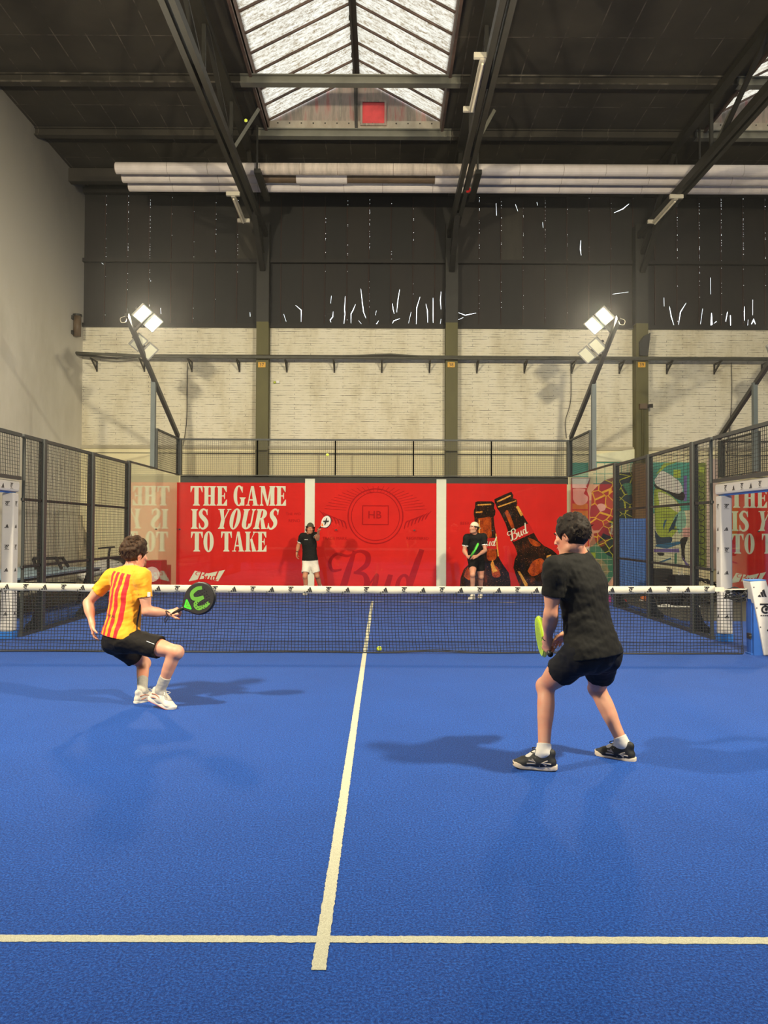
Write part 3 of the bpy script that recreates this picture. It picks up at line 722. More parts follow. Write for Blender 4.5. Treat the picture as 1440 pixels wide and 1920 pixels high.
for sd, nm in ((-1, 'left'), (1, 'right')):
    x = 5*sd
    glass_panel((x, 8), (x, 10), 'glass side panel touching the far corner on the %s of the court' % nm, GS)
    glass_panel((x, 6.055), (x, 8), 'glass side panel between corner glass and wire fence on the %s of the court' % nm, GS)
    t = top_mesh((x, 8), (x, 9.92), 'raised mesh corner panel with moire above the %s side glass' % nm, 'raised corner mesh panels', .05, .05)
    t2 = thing('fence_rail', 'low mesh strip edge on top of the %s side glass' % nm, 'fence', (x, 7, HG), 'mesh strips on the side glass')
    MB().lim(x-.03, x+.03, 6, 8, HG, HG+.03).build('rail', M_FRAME, t2)
    for (a, b), w_ in zip(((4, 6), (2, 4), (1.27, 2)), ('next to the side glass', 'in the middle of the side', 'beside the padded entrance post')):
        side_fence(x, a, b-.0, 'tall anthracite mesh fence panel on the %s side, %s' % (nm, w_), GF, sd)
    t = thing('mesh_fence', 'mesh fence panel above the padded entrance on the %s side' % nm, 'fence', (x, 0, 2.3), GF)
    MB().lim(x-.025, x+.025, -1.3, 1.25, HS-.05, HS).lim(x-.025, x+.025, -1.3, 1.25, 2.26, 2.31).lim(x-.03, x+.03, -1.35, -1.29, 0, HS).build('frame', M_FRAME, t)
    m = MB(); wires(m, (x, -1.28, 0), (0, 1, 0), 2.5, 2.31, HS-.05); m.build('wire_mesh', M_WIRE, t)
# the neighbouring court
NX = 8.90
glass_panel((NX, 8), (NX, 10), 'far side glass of the neighbouring court, beside its red slogan banner', GS)
glass_panel((NX, 6), (NX, 8), 'near side glass of the neighbouring court beside the right entrance post', GS)
top_mesh((NX, 8), (NX, 9.92), 'raised mesh corner panel of the neighbouring court', 'raised corner mesh panels', .05, .05)
top_mesh((NX, 10), (NX+2, 10), 'mesh panel on top of the far wall of the neighbouring court', 'mesh panels above the far glass wall', .13)
glass_panel((NX, 10), (NX+2, 10), 'glass far wall panel of the neighbouring court', GB)

# ---- banners behind the far glass
def cloth_mat(name, rgb, k=.08):
    N = Nodes(name); c = lin(rgb); v = N.coords((1, 1, 1)); f = N.noise(v, 1.6, 4)
    N.l(N.ramp(f, [(.3, mul(c, 1-k)), (.7, mul(c, 1+k))]), N.b.inputs['Base Color']); N.b.inputs['Roughness'].default_value = .7; N.b.inputs['Specular IOR Level'].default_value = .08
    st = N.coords((1.2, 1, 2.5)); N.bump(N.noise(st, 1.1, 3), .35, .05); return N.m
M_REDB = cloth_mat('red_banner_cloth', (226, 40, 35)); M_WHITEB = cloth_mat('white_banner_cloth', (246, 240, 222), .04)
M_CREAM = cloth_mat('cream_print', (238, 232, 208), .03); M_DKRED = cloth_mat('dark_red_print', (178, 22, 28), .1)
M_MIDRED = cloth_mat('mid_red_print', (196, 30, 28), .06)
YBAN = 10.10
def fb(y, ox=0.0): return frame((ox, y, 0), (1, 0, 0), (0, 0, 1), (0, -1, 0))
def bx(px, py): p = atY(px, py, YBAN); return p[0], p[2]
xs_ = [bx(p, 1000)[0] for p in (331, 571, 590, 818, 837, 1063)]
ZT = bx(700, 906)[1]; ZB = .06; ZT2 = bx(700, 898)[1]
def banner_base(name, x0, x1, z0, z1, m_, lab, y=YBAN):
    t = thing(name, lab, 'banner', ((x0+x1)/2, y, z0), 'banners behind the far glass')
    MB().lim(x0, x1, y, y+.012, z0, z1).build('cloth', m_, t); return t
def slogan(x0, dx, lab, width):
    t = banner_base('slogan_banner', x0, x0+width, ZB, ZT, M_REDB, lab)
    P = []
    def line(txt, px0, px1, pb, pt, shear=0):
        a = bx(px0, pb); b = bx(px1, pt); h = b[1]-a[1]
        nat = words(txt, 0, 0, h, shear=shear); w_ = max(q[0] for p in nat for q in p)-min(q[0] for p in nat for q in p)
        P.extend(words(txt, a[0]+dx, a[1], h, shear=shear, sx=(b[0]-a[0])/w_))
    line('THE', 357, 426, 948, 911.5); line('GAME', 437.5, 536, 948, 911.5)
    line('IS', 358, 391, 991.5, 954.6); line('YOURS', 402, 517, 991.5, 954.6, .2)
    line('TO', 358, 401, 1034, 997); line('TAKE', 414.5, 500, 1034, 997)
    if width < 3: P = [p for p in P if max(q[0] for q in p) < x0+width]
    MB().flat(P, fb(YBAN-.004)).build('slogan_lettering', M_CREAM, t)
    bow = [(353.7, 1090), (365.5, 1070), (390, 1075), (422, 1068.5), (409, 1090), (384, 1084.5)]
    o = MB().flat([[(bx(*p)[0]+dx, bx(*p)[1]) for p in bow]], fb(YBAN-.004)).build('bow_tie_logo', M_CREAM, t)
    a = bx(366.5, 1088.5); MB().flat(script_bud(a[0]+dx, a[1], .235, 1.3), fb(YBAN-.007)).build('script_lettering', M_REDB, o)
    return t
slogan(xs_[0], 0, 'red banner with big cream slogan lettering on the left of the far wall', xs_[1]-xs_[0])
slogan(NX+.22, NX+5.0, 'red slogan banner of the neighbouring court at the right picture edge', 3.2)
banner_base('banner_strip', xs_[1]+.005, xs_[2]-.005, ZB, ZT2, M_WHITEB, 'narrow white strip between slogan and emblem banners, behind the serving player', YBAN+.02)
banner_base('banner_strip', xs_[3]+.005, xs_[4]-.005, ZB, ZT2, M_WHITEB, 'narrow white strip between emblem and bottle banners', YBAN+.02)
t = banner_base('emblem_banner', xs_[2], xs_[3], ZB, ZT, M_REDB, 'red middle banner with a dark red tone-on-tone emblem and script')
c = bx(704, 968); P = ring(c[0], c[1], .72, .72, .69, .69, 48) + ring(c[0], c[1], .63, .63, .612, .612, 48)
for k in range(26):
    a = PI*(.08+.84*k/25)*(1); q = [(c[0]+.78*math.cos(a), c[1]+.62*math.sin(a)), (c[0]+1.35*math.cos(a), c[1]+.78*math.sin(a))]
    if abs(q[1][0]-c[0]) < 1.4 and q[1][1] < ZT-.05: P += stroke(q, [.008, .012], 1)
for s in (-1, 1):
    for k in range(7):
        x = c[0]+s*(.74+.09*k); P += stroke([(x, c[1]-.32+.04*k), (x+s*.05, c[1]-.15+.03*k), (x+s*.16, c[1]-.1+.04*k)], [.02, .035, .008], 3)
def put(txt, px, py, h, lst): q = bx(px, py); lst += shift(font_polys(txt, h), q[0], q[1])
put('TRADE MARK', 628, 1012, .075, P); put('REGISTERED', 783, 1012, .075, P); put('HB', 703, 972, .2, P); put('THE  WORLD', 560, 967, .001, [])
P += [rect(c[0]-.34, c[0]+.34, c[1]-.22, c[1]-.2), rect(c[0]-.34, c[0]+.34, c[1]+.26, c[1]+.28), rect(c[0]-.34, c[0]-.32, c[1]-.22, c[1]+.28), rect(c[0]+.32, c[0]+.34, c[1]-.22, c[1]+.28)]
MB().flat(P, fb(YBAN-.004)).build('emblem_print', M_DKRED, t)
q = bx(648, 1099); big = [p for p in script_bud(q[0]-.45, q[1]-.35, 1.25) if max(z[0] for z in p) < xs_[3]-.02]
MB().flat(big, fb(YBAN-.006)).build('script_lettering', M_DKRED, t)
P = []; put('THE WO', 550, 966, .07, P); put('RENO', 552, 979, .08, P)
P = [p for p in P if max(q[0] for q in p) < xs_[1]-.02]
MB().flat(P, fb(YBAN-.004)).build('small_lettering', M_DKRED, [o for o in COL.objects if o.name == 'slogan_banner'][0])
t2 = thing('added_banner_rail', 'added dark rail for the reflected band above the banners behind the far glass', 'rail', (0, 10.14, ZT))  # added strip standing for the dark reflection at the top of the glass
MB().lim(-5, 5, 10.135, 10.16, ZT-.01, HG).build('rail', M_BAND if 0 else M_DARKBEAM, t2)
# bottle banner
def bottle_mat():
    N = Nodes('printed_brown_bottle'); v = N.coords((1, 1, .5)); f = N.noise(v, 5.0, 6, .65); d = N.noise(N.coords(), 42, 2, .5)
    col = N.ramp(f, [(.40, lin((20, 12, 9))), (.56, lin((46, 22, 13))), (.66, lin((96, 40, 16))), (.78, lin((170, 76, 28)))])
    N.l(N.mix(N.ramp(d, [(.66, (0, 0, 0, 1)), (.7, (1, 1, 1, 1))]), col, lin((196, 120, 70))), N.b.inputs['Base Color']); N.b.inputs['Roughness'].default_value = .7; N.b.inputs['Specular IOR Level'].default_value = .08; return N.m
M_BOT = bottle_mat(); M_BOTDK = cloth_mat('printed_dark_glass', (26, 14, 10), .2)
def amber_mat(nm, a, b):
    N = Nodes(nm); f = N.noise(N.coords((1.5, 1, 1)), 5, 5, .7); d = N.noise(N.coords(), 55, 2)
    col = N.ramp(f, [(.35, lin(a)), (.65, lin(b))])
    N.l(N.mix(N.ramp(d, [(.6, (0, 0, 0, 1)), (.64, (1, 1, 1, 1))]), col, lin((56, 20, 8))), N.b.inputs['Base Color']); N.b.inputs['Roughness'].default_value = .7; N.b.inputs['Specular IOR Level'].default_value = .08; return N.m
M_AMB = amber_mat('printed_amber', (128, 36, 10), (214, 90, 26)); M_AMB2 = amber_mat('printed_gold', (226, 130, 40), (250, 190, 90))
t = banner_base('bottle_banner', xs_[4], xs_[5], ZB, ZT, M_REDB, 'red banner picturing two brown beer bottles on the right of the far wall')
def p8(L): return [bx(700+x/3.1304, 860+y/3.1304) for x, y in L]
def smoothp(L, n=3): return [tuple(p) for p in catmull(list(L)+[L[0]], n)[:-1]]
b1 = [(598, 256), (612, 250), (695, 250), (712, 262), (708, 290), (717, 305), (715, 330), (706, 342), (712, 400), (720, 440), (728, 520), (735, 575), (760, 620), (795, 670), (805, 720), (806, 800), (505, 800), (512, 700), (530, 650), (560, 620), (585, 560), (591, 520), (593, 460), (593, 345), (588, 328), (590, 302), (597, 288)]
b2 = [(710, 238), (760, 214), (810, 194), (822, 215), (818, 232), (842, 240), (846, 262), (842, 275), (905, 375), (945, 440), (968, 480), (1000, 510), (1050, 535), (1090, 572), (1104, 620), (1098, 700), (1090, 800), (890, 800), (860, 748), (838, 690), (822, 640), (830, 590), (845, 560), (832, 520), (805, 470), (775, 380), (740, 310), (726, 292), (720, 272), (712, 258)]
o1 = MB().flat([p8(b1)], fb(YBAN-.003)).build('bottle_print', M_BOT, t)
o2 = MB().flat([p8(b2)], fb(YBAN-.004)).build('bottle_print', M_BOT, t)
am1 = [[(614, 350), (650, 346), (688, 345), (692, 400), (692, 460), (650, 466), (614, 466), (612, 400)], [(668, 532), (716, 530), (722, 580), (700, 600), (668, 590)], [(530, 690), (552, 640), (590, 620), (588, 700), (560, 712)], [(690, 610), (730, 640), (745, 690), (700, 690)]]
MB().flat([smoothp(p8(x), 4) for x in am1], fb(YBAN-.005)).build('amber_print', M_AMB, o1)
MB().flat([p8(x) for x in ([(612, 268), (690, 264), (690, 272), (612, 276)], [(600, 312), (640, 308), (640, 316), (602, 320)], [(618, 360), (626, 358), (626, 455), (618, 455)], [(716, 440), (722, 440), (737, 570), (730, 575)], [(700, 590), (716, 640), (730, 660), (700, 670), (688, 620)])], fb(YBAN-.006)).build('highlight_print', M_AMB2, o1)
am2 = [[(905, 660), (935, 605), (985, 585), (1010, 620), (985, 665), (935, 690)], [(770, 315), (790, 305), (826, 395), (812, 408)], [(905, 460), (950, 480), (985, 505), (960, 515), (925, 500)]]
MB().flat([smoothp(p8(x), 4) for x in am2], fb(YBAN-.006)).build('amber_print', M_AMB, o2)
MB().flat([p8(x) for x in ([(846, 660), (860, 662), (905, 735), (905, 748), (890, 748)], [(1015, 570), (1045, 562), (1035, 585), (1018, 590)], [(835, 282), (850, 276), (880, 330), (866, 338)], [(724, 250), (805, 212), (808, 220), (728, 258)], [(730, 280), (838, 244), (838, 250), (733, 288)])], fb(YBAN-.007)).build('highlight_print', M_AMB2, o2)
M_LABEL = cloth_mat('red_neck_label', (204, 36, 34), .06)
l1 = MB().flat([p8([(591, 472), (728, 464), (726, 532), (592, 520)])], fb(YBAN-.006)).build('neck_label', M_LABEL, o1)
l2 = MB().flat([p8([(800, 434), (912, 378), (944, 434), (822, 488)])], fb(YBAN-.007)).build('neck_label', M_LABEL, o2)
a = p8([(612, 508)])[0]; MB().flat(script_bud(a[0], a[1]-.02, .23, 1.1), fb(YBAN-.009)).build('script_lettering', M_CREAM, t)
a = p8([(812, 474)])[0]; cs, sn = math.cos(.44), math.sin(.44)
MB().flat([[(a[0]+(u*cs-v_*sn), a[1]+(u*sn+v_*cs)) for u, v_ in p] for p in script_bud(-.05, -.03, .26, 1.08)], fb(YBAN-.010)).build('script_lettering', M_CREAM, t)
P = []; put('BEER', 885-13, 984, .08, P); MB().flat(P, fb(YBAN-.0025)).build('small_lettering', M_DKRED, t)

# ---- net
M_NET = mat('black_net_cord', (20, 21, 26), .7, .1, 9); M_TAPE = cloth_mat('white_net_tape', (196, 190, 172), .05); M_MARK = mat('black_logo_print', (24, 22, 24), .6, .05, 9)
def zt(x): return .845+.03*(x/5)**2
XN0, XN1, XT1 = -4.92, 4.80, 4.46
t = thing('padel_net', 'black net with white printed top tape across the blue court', 'net', (0, 0, 0))
def netpt(x, k):
    """k=0 at the tape .. 1 on the ground"""
    z = (zt(x)-.09)*(1-k)+.012*k
    sway = .035*math.sin(x*1.1+1.0)*k*k
    return np.array([x+sway, .05*math.sin(k*PI*.9)*(.6+.4*math.sin(x*.9))-.05*k, z])
m = MB(); rsn = np.random.RandomState(2)
for i in range(int((XN1-XN0)/.042)+1):
    x = XN0+i*.042
    m.tube([netpt(x, k/6) for k in range(7)], .0036, 4, False)
for j in range(1, 20):
    k = j/19.5
    m.tube([netpt(XN0+(XN1-XN0)*i/60, k)+[0, -.002, .004*math.sin(i*1.7+j)] for i in range(61)], .0036, 4, False)
m.build('netting', M_NET, t)
m = MB()
for xx in (XN0, XN1): m.tube([netpt(xx, k/6) for k in range(7)], .006, 6)
P = []
for i in range(121):
    x = XN0+(XN1-XN0)*i/120; bulge = .025*math.exp(-((x-.85)/.35)**2)
    P.append((x, -.05-.02*math.sin(x*2.1), .008+bulge*.8+.004*abs(math.sin(x*1.9))))
m.tube(P, .007, 6); m.tube([(p[0], p[1]+.02, p[2]+.004+.012*math.exp(-((p[0]-.95)/.3)**2)) for p in P], .006, 6)
m.build('bottom_hem', M_NET, t)
m = MB(); vs = []; fs = []; n = 160
for i in range(n+1):
    x = XN0+(XT1-XN0)*i/n; ph = (x*2.08) % 1.0; pk = .004*math.exp(-((ph-.5)/.06)**2); z1 = zt(x); z0 = z1-.095+.003*math.sin(x*13)
    vs += [(x, -.014-pk, z0), (x, -.016-pk*.5, z1-.008), (x, -.008, z1), (x, .008, z1), (x, .015, z1-.008), (x, .014, z0)]
    if i: fs += [(6*i-6+q, 6*i-6+(q+1) % 6, 6*i+(q+1) % 6, 6*i+q) for q in range(6)]
fs += [tuple(range(6))[::-1], tuple(range(6*n, 6*n+6))]; m.add(vs, fs)
tp = m.build('top_tape', M_TAPE, t, True)
P = []; Q = 0
x = -1.185-.4815*7.5 - .0
i = 0
while x < XT1-.05:
    if x > XN0+.05:
        z = zt(x)-.08
        P = shift(stripes_mark(-.045, 0, .07), x, z+.002) if i % 2 else shift(ring_mark(-.036, 0, .072), x, z)
        MB().flat(P, frame((0, -.0215, 0), (1, 0, 0), (0, 0, 1), (0, -1, 0))).build('printed_logo', M_MARK, tp)
    x += .24075; i += 1
m = MB()
for i in range(20):
    x = XN0+.3+i*.4815; z = zt(x)-.09
    if x < XT1: m.bar((x, -.022, z+.022), (x+.004, -.024, z-.02), .006, .004).bar((x-.012, -.022, z-.012), (x+.014, -.022, z-.03), .005, .004)
m.build('cord_ties', M_NET, tp)
MB().lim(XT1, XT1+.12, -.012, .012, zt(4.5)-.075, zt(4.5)-.02).bar((XT1+.12, 0, zt(4.5)-.05), (4.93, 0, zt(4.5)-.04), .03, .012).build('tension_strap', M_TAPE, t)
P = []; rq = np.random.RandomState(9)
for k in range(60): a_ = k*.9; P.append([4.72+.13*math.cos(a_)+.05*rq.rand(), .03+.04*math.sin(a_*1.3), .74+.07*math.sin(a_*.7)+.05*rq.rand()])
m = MB().tube(catmull(P, 3), .007, 5); m.build('cord_bundle', M_NET, t)
# net posts
M_PADW = cloth_mat('white_padding', (198, 193, 188), .04); M_PADB = mat('blue_padding', (40, 108, 190), .55, .1, 5); M_POSTB = mat('blue_post_paint', (38, 84, 160), .5, .1, 6)
for sd, lab in ((1, 'white padded blue net post leaning at the right end of the net'),):
    t = thing('net_post', lab, 'net post', (4.98*sd, -.05, 0))
    X = 4.93*sd
    m = MB().lim(X-.03, X+.03, -.05, .05, 0, .9).lim(X-.05, X+.5, -.08, .08, 0, .02); m.bar((X+.02, .0, .02), (X+.36, .0, .02), .07, .05).bar((X+.30, 0, .03), (X+.02, 0, .8), .06, .05)
    m.build('frame', M_POSTB, t)
    MB().lim(X-.05, X-.03, -.06, .03, .2, .27).tube([(X-.06, -.05, .235), (X-.03, -.05, .235)], .016, 8).build('winch', M_STEEL, t)
    pad = [(-.075, .93), (.13, .945), (.155, .86), (.33, .02), (.10, .0), (.02, .45)]
    fr = frame((X, -.13, 0), (1, 0, 0), (0, 0, 1), (0, 1, 0))
    o = MB().prism(pad, fr, .22).build('padding', M_PADW, t, bevel=.012)
    MB().prism([(-.035, .45), (-.03, .915), (.04, .915), (.04, .45), (.13, 0.0), (-.03, 0)], frame((X+.012, -.10, 0), (1, 0, 0), (0, 0, 1), (0, 1, 0)), .2).build('inner_padding', M_POSTB, t)
    MB().prism([(-.07, .946), (.125, .955), (.13, .945), (-.075, .935)], fr, .2).build('top_padding', M_PADB, t)
    f2 = frame((X, -.134, 0), (1, 0, 0), (0, 0, 1), (0, -1, 0))
    for P in (shift(stripes_mark(0, 0, .1), .02, .74), shift(ring_mark(0, 0, .16), .04, .5), shift(stripes_mark(0, 0, .1), .13, .31)): MB().flat(P, f2, .001).build('printed_logo', M_MARK, o)
    m = MB()
    for a_, b_ in ((-.05, .86), (-.015, .6), (.03, .36)): m.ball((X+a_+.02, -.132, b_), .008, 6)
    m.build('eyelets', M_MARK, o)
# padded entrance posts
for sd, nm in ((-1, 'left'), (1, 'right')):
    x = 5.11*sd; y = 1.2
    t = thing('padded_post', 'white padded entrance post with blue foot on the %s side of the court' % nm, 'padded post', (x, y, 0), 'padded entrance posts')
    o = MB().lim(x-.085, x+.085, y-.085, y+.085, .1, 2.07).build('padding', M_PADW, t, bevel=.02)
    MB().lim(x-.085, x+.085, y-.085, y+.085, 0, .1).build('foot', M_PADB, t)
    P = []; pf = []
    for k, z in enumerate((.55, .86, 1.17, 1.48, 1.79, 1.98)):
        pass
    P = []; S = []
    for k in range(6):
        z = 2.07-.19-.31*k
        mk = (lambda h: ring_mark(-.5*h, 0, h)) if k % 2 == 0 else (lambda h: stripes_mark(-.5*h, 0, h*.75))
        for dx in (0.0,): MB().flat(shift(mk(.072), dx, z), frame((x, y-.0865, 0), (1, 0, 0), (0, 0, 1), (0, -1, 0))).build('printed_logo', M_MARK, o)
        MB().flat(shift(mk(.072), 0, z), frame((x-sd*.0865, y, 0), (0, -sd, 0), (0, 0, 1), (-sd, 0, 0))).build('printed_logo', M_MARK, o)
    t = thing('padded_beam', 'white padded beam over the %s entrance gap' % nm, 'padded beam', (x, 0, 2.08), 'padded entrance beams')
    o = MB().lim(x-.085, x+.085, -1.25, y+.12, 2.085, 2.245).build('padding', M_PADW, t, bevel=.035)
    MB().lim(x-.03, x+.03, -1.2, y+.1, 2.07, 2.09).build('backing', M_PADB, t)
    P = []
    for k in range(9):
        h = .085; P = shift(stripes_mark(-.04, 0, h*.8) if k % 2 else ring_mark(-.04, 0, h), -.95+k*.25, 2.125)
        MB().flat(P, frame((x-sd*.087, 0, 0), (0, -sd, 0), (0, 0, 1), (-sd, 0, 0))).build('printed_logo', M_MARK, o)

# ---- floodlight masts
M_LAMP = emit('lit_floodlight_glass', (255, 250, 232), 30.0)
M_LAMPOFF = mat('unlit_floodlight_glass', (226, 224, 196), .25, .05, 5); M_LAMPB = mat('floodlight_housing', (150, 148, 138), .45, .1, 6)
def lamp_light():
    L = bpy.data.lights.new('floodlight_beam', 'AREA'); L.shape = 'RECTANGLE'; L.size = .26; L.size_y = .2; L.energy = LAMP_W; L.color = (1.0, .88, .62); L.spread = 3.1
    return L
LD = lamp_light(); LN = lamp_light(); LN.energy = NEAR_W; LN.spread = 3.0
def basis(n, roll=0.0):
    n = np.array(n, float); n /= np.linalg.norm(n); u = np.cross([0, 0, 1.0], n); u /= np.linalg.norm(u); v = np.cross(n, u)
    c, s = math.cos(roll), math.sin(roll)
    return c*u+s*v, -s*u+c*v, n
def floodlight(t, c, n, lit, roll, nm='floodlight', ld=None):
    u, v, n = basis(n, roll); R3 = np.array([u, v, n]).T; c = np.array(c)
    o = MB().box(c-n*.03, (.34, .27, .06), R3).box(c-n*.08, (.2, .14, .05), R3).build(nm, M_LAMPB, t, bevel=.008)
    MB().box(c+n*.003, (.29, .20, .008), R3).build('lens', M_LAMP if lit else M_LAMPOFF, o)
    if lit:
        l = bpy.data.objects.new('floodlight_beam', ld or LD); COL.objects.link(l); l.parent = t
        mt = Matrix.Identity(4); zc_ = -n
        for i in range(3): mt[i][0], mt[i][1], mt[i][2] = -u[i], v[i], zc_[i]
        mt.translation = Vector(c+n*.02)-wloc(t)
        l.matrix_local = mt
    return o
def mast(sd, lab, near=False):
    x = 5.085*sd
    t = thing('floodlight_mast', lab, 'floodlight', (x, 8, 0), 'floodlight masts at the court corners')
    MB().lim(x-.05, x+.05, 7.95, 8.05, HM if 0 else 2.94, 5.0).build('post', M_MASTGREY, t)
    a = np.array([x-.045*sd, 10.02, 3.94]); b = np.array([x, 6.05, 5.97])
    MB().bar(a, b, .085, .1).build('arm', M_BLACKSTEEL, t)
    if sd < 0: sets = (((277.5, 597.5), 16.45, True), ((270, 651), 17.15, False))
    else: sets = (((1123, 602), 16.45, True), ((1110, 658), 17.15, False))
    for (px, py), d, lit in sets:
        q = at(px, py, d); n = (.42*-sd, -.70, -.52); rl = -.97*sd
        n = (.30*-sd, -.88, -.36) if near else n; u, v, nn = basis(n, rl)
        dirv = np.array([.8, -.02, -.5*1.0])*np.array([-sd, 1, 1]) if 0 else None
        e = v
        for k in (-1, 1): floodlight(t, q+e*k*.155, n, lit, rl, ld=LN if near else LD)
        yb = q[1]+.12; f = (yb-a[1])/(b[1]-a[1]); s_ = a+(b-a)*f
        MB().bar(s_, q-nn*.1, .05, .05).bar(q-nn*.1-e*.3, q-nn*.1+e*.3, .05, .04).build('crossbar', M_BLACKSTEEL, t)
    c_ = b+[0, 0, -.02]
    MB().tube(catmull([c_, c_+[sd*.10, -.06, -.06], c_+[sd*.07, -.1, -.16], c_+[sd*.0, -.06, -.14], c_+[0, .02, -.05]], 5), .006, 5).build('cable_loop', M_TAPE, t)
    return t
mL = mast(-1, 'left floodlight mast at the far corner, two lamps lit and two unlit')
mR = mast(1, 'right floodlight mast at the far corner in front of column 39')
dup(mL, (NX-.09, 8, 0), 'dark floodlight arm of the neighbouring court at the right picture edge')
for sd, lab in ((-1, 'floodlight mast at the near right corner behind the camera'), (1, 'floodlight mast at the near left corner behind the camera')):
    t = mast(sd, lab, True); t.location = (-5.085*sd, -8, 0); t.rotation_euler = (0, 0, PI)
# ================================================================ mural, clutter, balls
def paint(name, rgb, k=.15, sc=2.5): return mat(name, rgb, .75, k, sc)
def crack_mat(name, stops, line, sc):
    N = Nodes(name); v = N.coords(); vo = N.n('ShaderNodeTexVoronoi', feature='DISTANCE_TO_EDGE'); vo.inputs['Scale'].default_value = sc; N.l(v, vo.inputs['Vector'])
    vc = N.n('ShaderNodeTexVoronoi', feature='F1'); vc.inputs['Scale'].default_value = sc; N.l(v, vc.inputs['Vector'])
    sp = N.n('ShaderNodeSeparateColor'); N.l(vc.outputs['Color'], sp.inputs[0])
    cells = N.ramp(sp.outputs[0], [(i/(len(stops)-1), lin(c)) for i, c in enumerate(stops)])
    N.l(N.mix(N.math('LESS_THAN', vo.outputs['Distance'], .035), cells, lin(line)), N.b.inputs['Base Color']); N.b.inputs['Roughness'].default_value = .75; return N.m
PT = {k: paint('mural_'+k, c) for k, c in dict(teal=(84, 168, 150), palepink=(226, 206, 192), ochre=(186, 148, 70), maroon=(140, 52, 66), pink=(228, 176, 166), sage=(176, 180, 150), green=(72, 140, 110),
      lime=(176, 196, 70), cream=(226, 224, 190), navy=(34, 66, 88), violet=(122, 104, 172), olive=(120, 138, 56), white=(232, 230, 222), black=(36, 38, 34), blue=(46, 112, 150), mint=(150, 206, 180)).items()}
PT['cracked'] = crack_mat('mural_cracked_maroon', [(116, 60, 66), (132, 76, 62), (92, 58, 78), (146, 92, 76)], (226, 206, 70), 3.2)
PT['crackdark'] = crack_mat('mural_cracked_blue', [(22, 42, 62), (28, 72, 84), (40, 60, 46), (20, 34, 50)], (206, 206, 60), 3.6)
t = thing('wall_mural', 'colourful painted mural of cracked heads and green faces low on the end wall', 'mural', atY(1230, 1095, YW-.02))
_w = [0]
def mp(L, sc=4.8): return [(atY(1050+x/sc, 840+y/sc, YW-.02)[0], atY(1050+x/sc, 840+y/sc, YW-.02)[2]) for x, y in L]
def art(name, items, parent=t):
    """items = (paint, outline) painted one over the other on the wall"""
    keys = list(dict.fromkeys(k for k, _ in items)); m = MB()
    for k, L in items:
        _w[0] += 1
        m.mat(keys.index(k)).flat([mp(L)], frame((0, YW-.004, 0), (1, 0, 0), (0, 0, 1), (0, -1, 0)), .0006*_w[0])
    return m.build(name, [PT[k] for k in keys], parent)
def sm(L, n=4): return [tuple(p) for p in catmull([L[-1]]+list(L)+[L[0]], n)[n:-n]][:-1]
g = [('sage', [(265, 470), (480, 470), (480, 1300), (265, 1300)]), ('teal', [(100, 132), (256, 132), (256, 262), (100, 262)]), ('green', [(270, 860), (300, 800), (480, 900), (480, 1225), (350, 1230), (270, 1180)])]
for x in (330, 405, 480, 555, 612, 640): g.append(('teal', [(x-3, 132), (x+3, 132), (x+3, 330), (x-3, 330)]))
for y in (132, 232, 322): g.append(('teal', [(300, y-4), (690, y-4), (690, y+4), (300, y+4)]))
for x in (318, 372, 425): g.append(('cream', [(x, 850), (x+2, 850), (x+2, 1225), (x, 1225)]))
for y in (880, 940, 1000, 1050, 1110, 1165): g.append(('cream', [(280, y), (470, y), (470, y+3), (280, y+3)]))
g.append(('lime', [(268, 940), (320, 940), (320, 990), (268, 990)]))
art('tile_pattern', g)
hg = [('maroon', [(100, 268), (275, 268), (262, 330), (240, 380), (262, 440), (262, 1010), (100, 1010)]), ('ochre', [(110, 500), (250, 500), (250, 1000), (110, 1000)]),
      ('white', [(108, 272), (268, 272), (235, 345), (245, 360), (112, 360)]), ('palepink', sm([(115, 370), (225, 370), (215, 410), (250, 440), (240, 490), (190, 515), (140, 500), (112, 440)])),
      ('maroon', [(110, 552), (250, 552), (250, 562), (110, 562)]), ('pink', sm([(120, 600), (170, 590), (225, 660), (245, 760), (240, 860), (190, 905), (130, 900), (112, 780)])), ('white', [(170, 900), (262, 885), (262, 935), (175, 935)]), ('lime', [(200, 960), (256, 980), (256, 1008), (220, 1000)])]
art('framed_figure', hg)
art('cracked_head', [('cracked', [(284, 395), (335, 345), (400, 290), (478, 265), (478, 650), (440, 660), (400, 690), (350, 740), (300, 742), (275, 690), (268, 590), (282, 500)]),
                     ('palepink', sm([(330, 520), (370, 500), (410, 520), (400, 560), (350, 572)])), ('crackdark', [(300, 770), (350, 760), (400, 690), (478, 640), (478, 990), (420, 960), (360, 890), (320, 840)]), ('pink', [(425, 1225), (480, 1150), (480, 1238), (440, 1238)])])
art('dark_head', [('crackdark', [(480, 262), (540, 222), (690, 216), (690, 640), (480, 640)]), ('green', sm([(560, 330), (640, 320), (660, 400), (600, 420)]))])
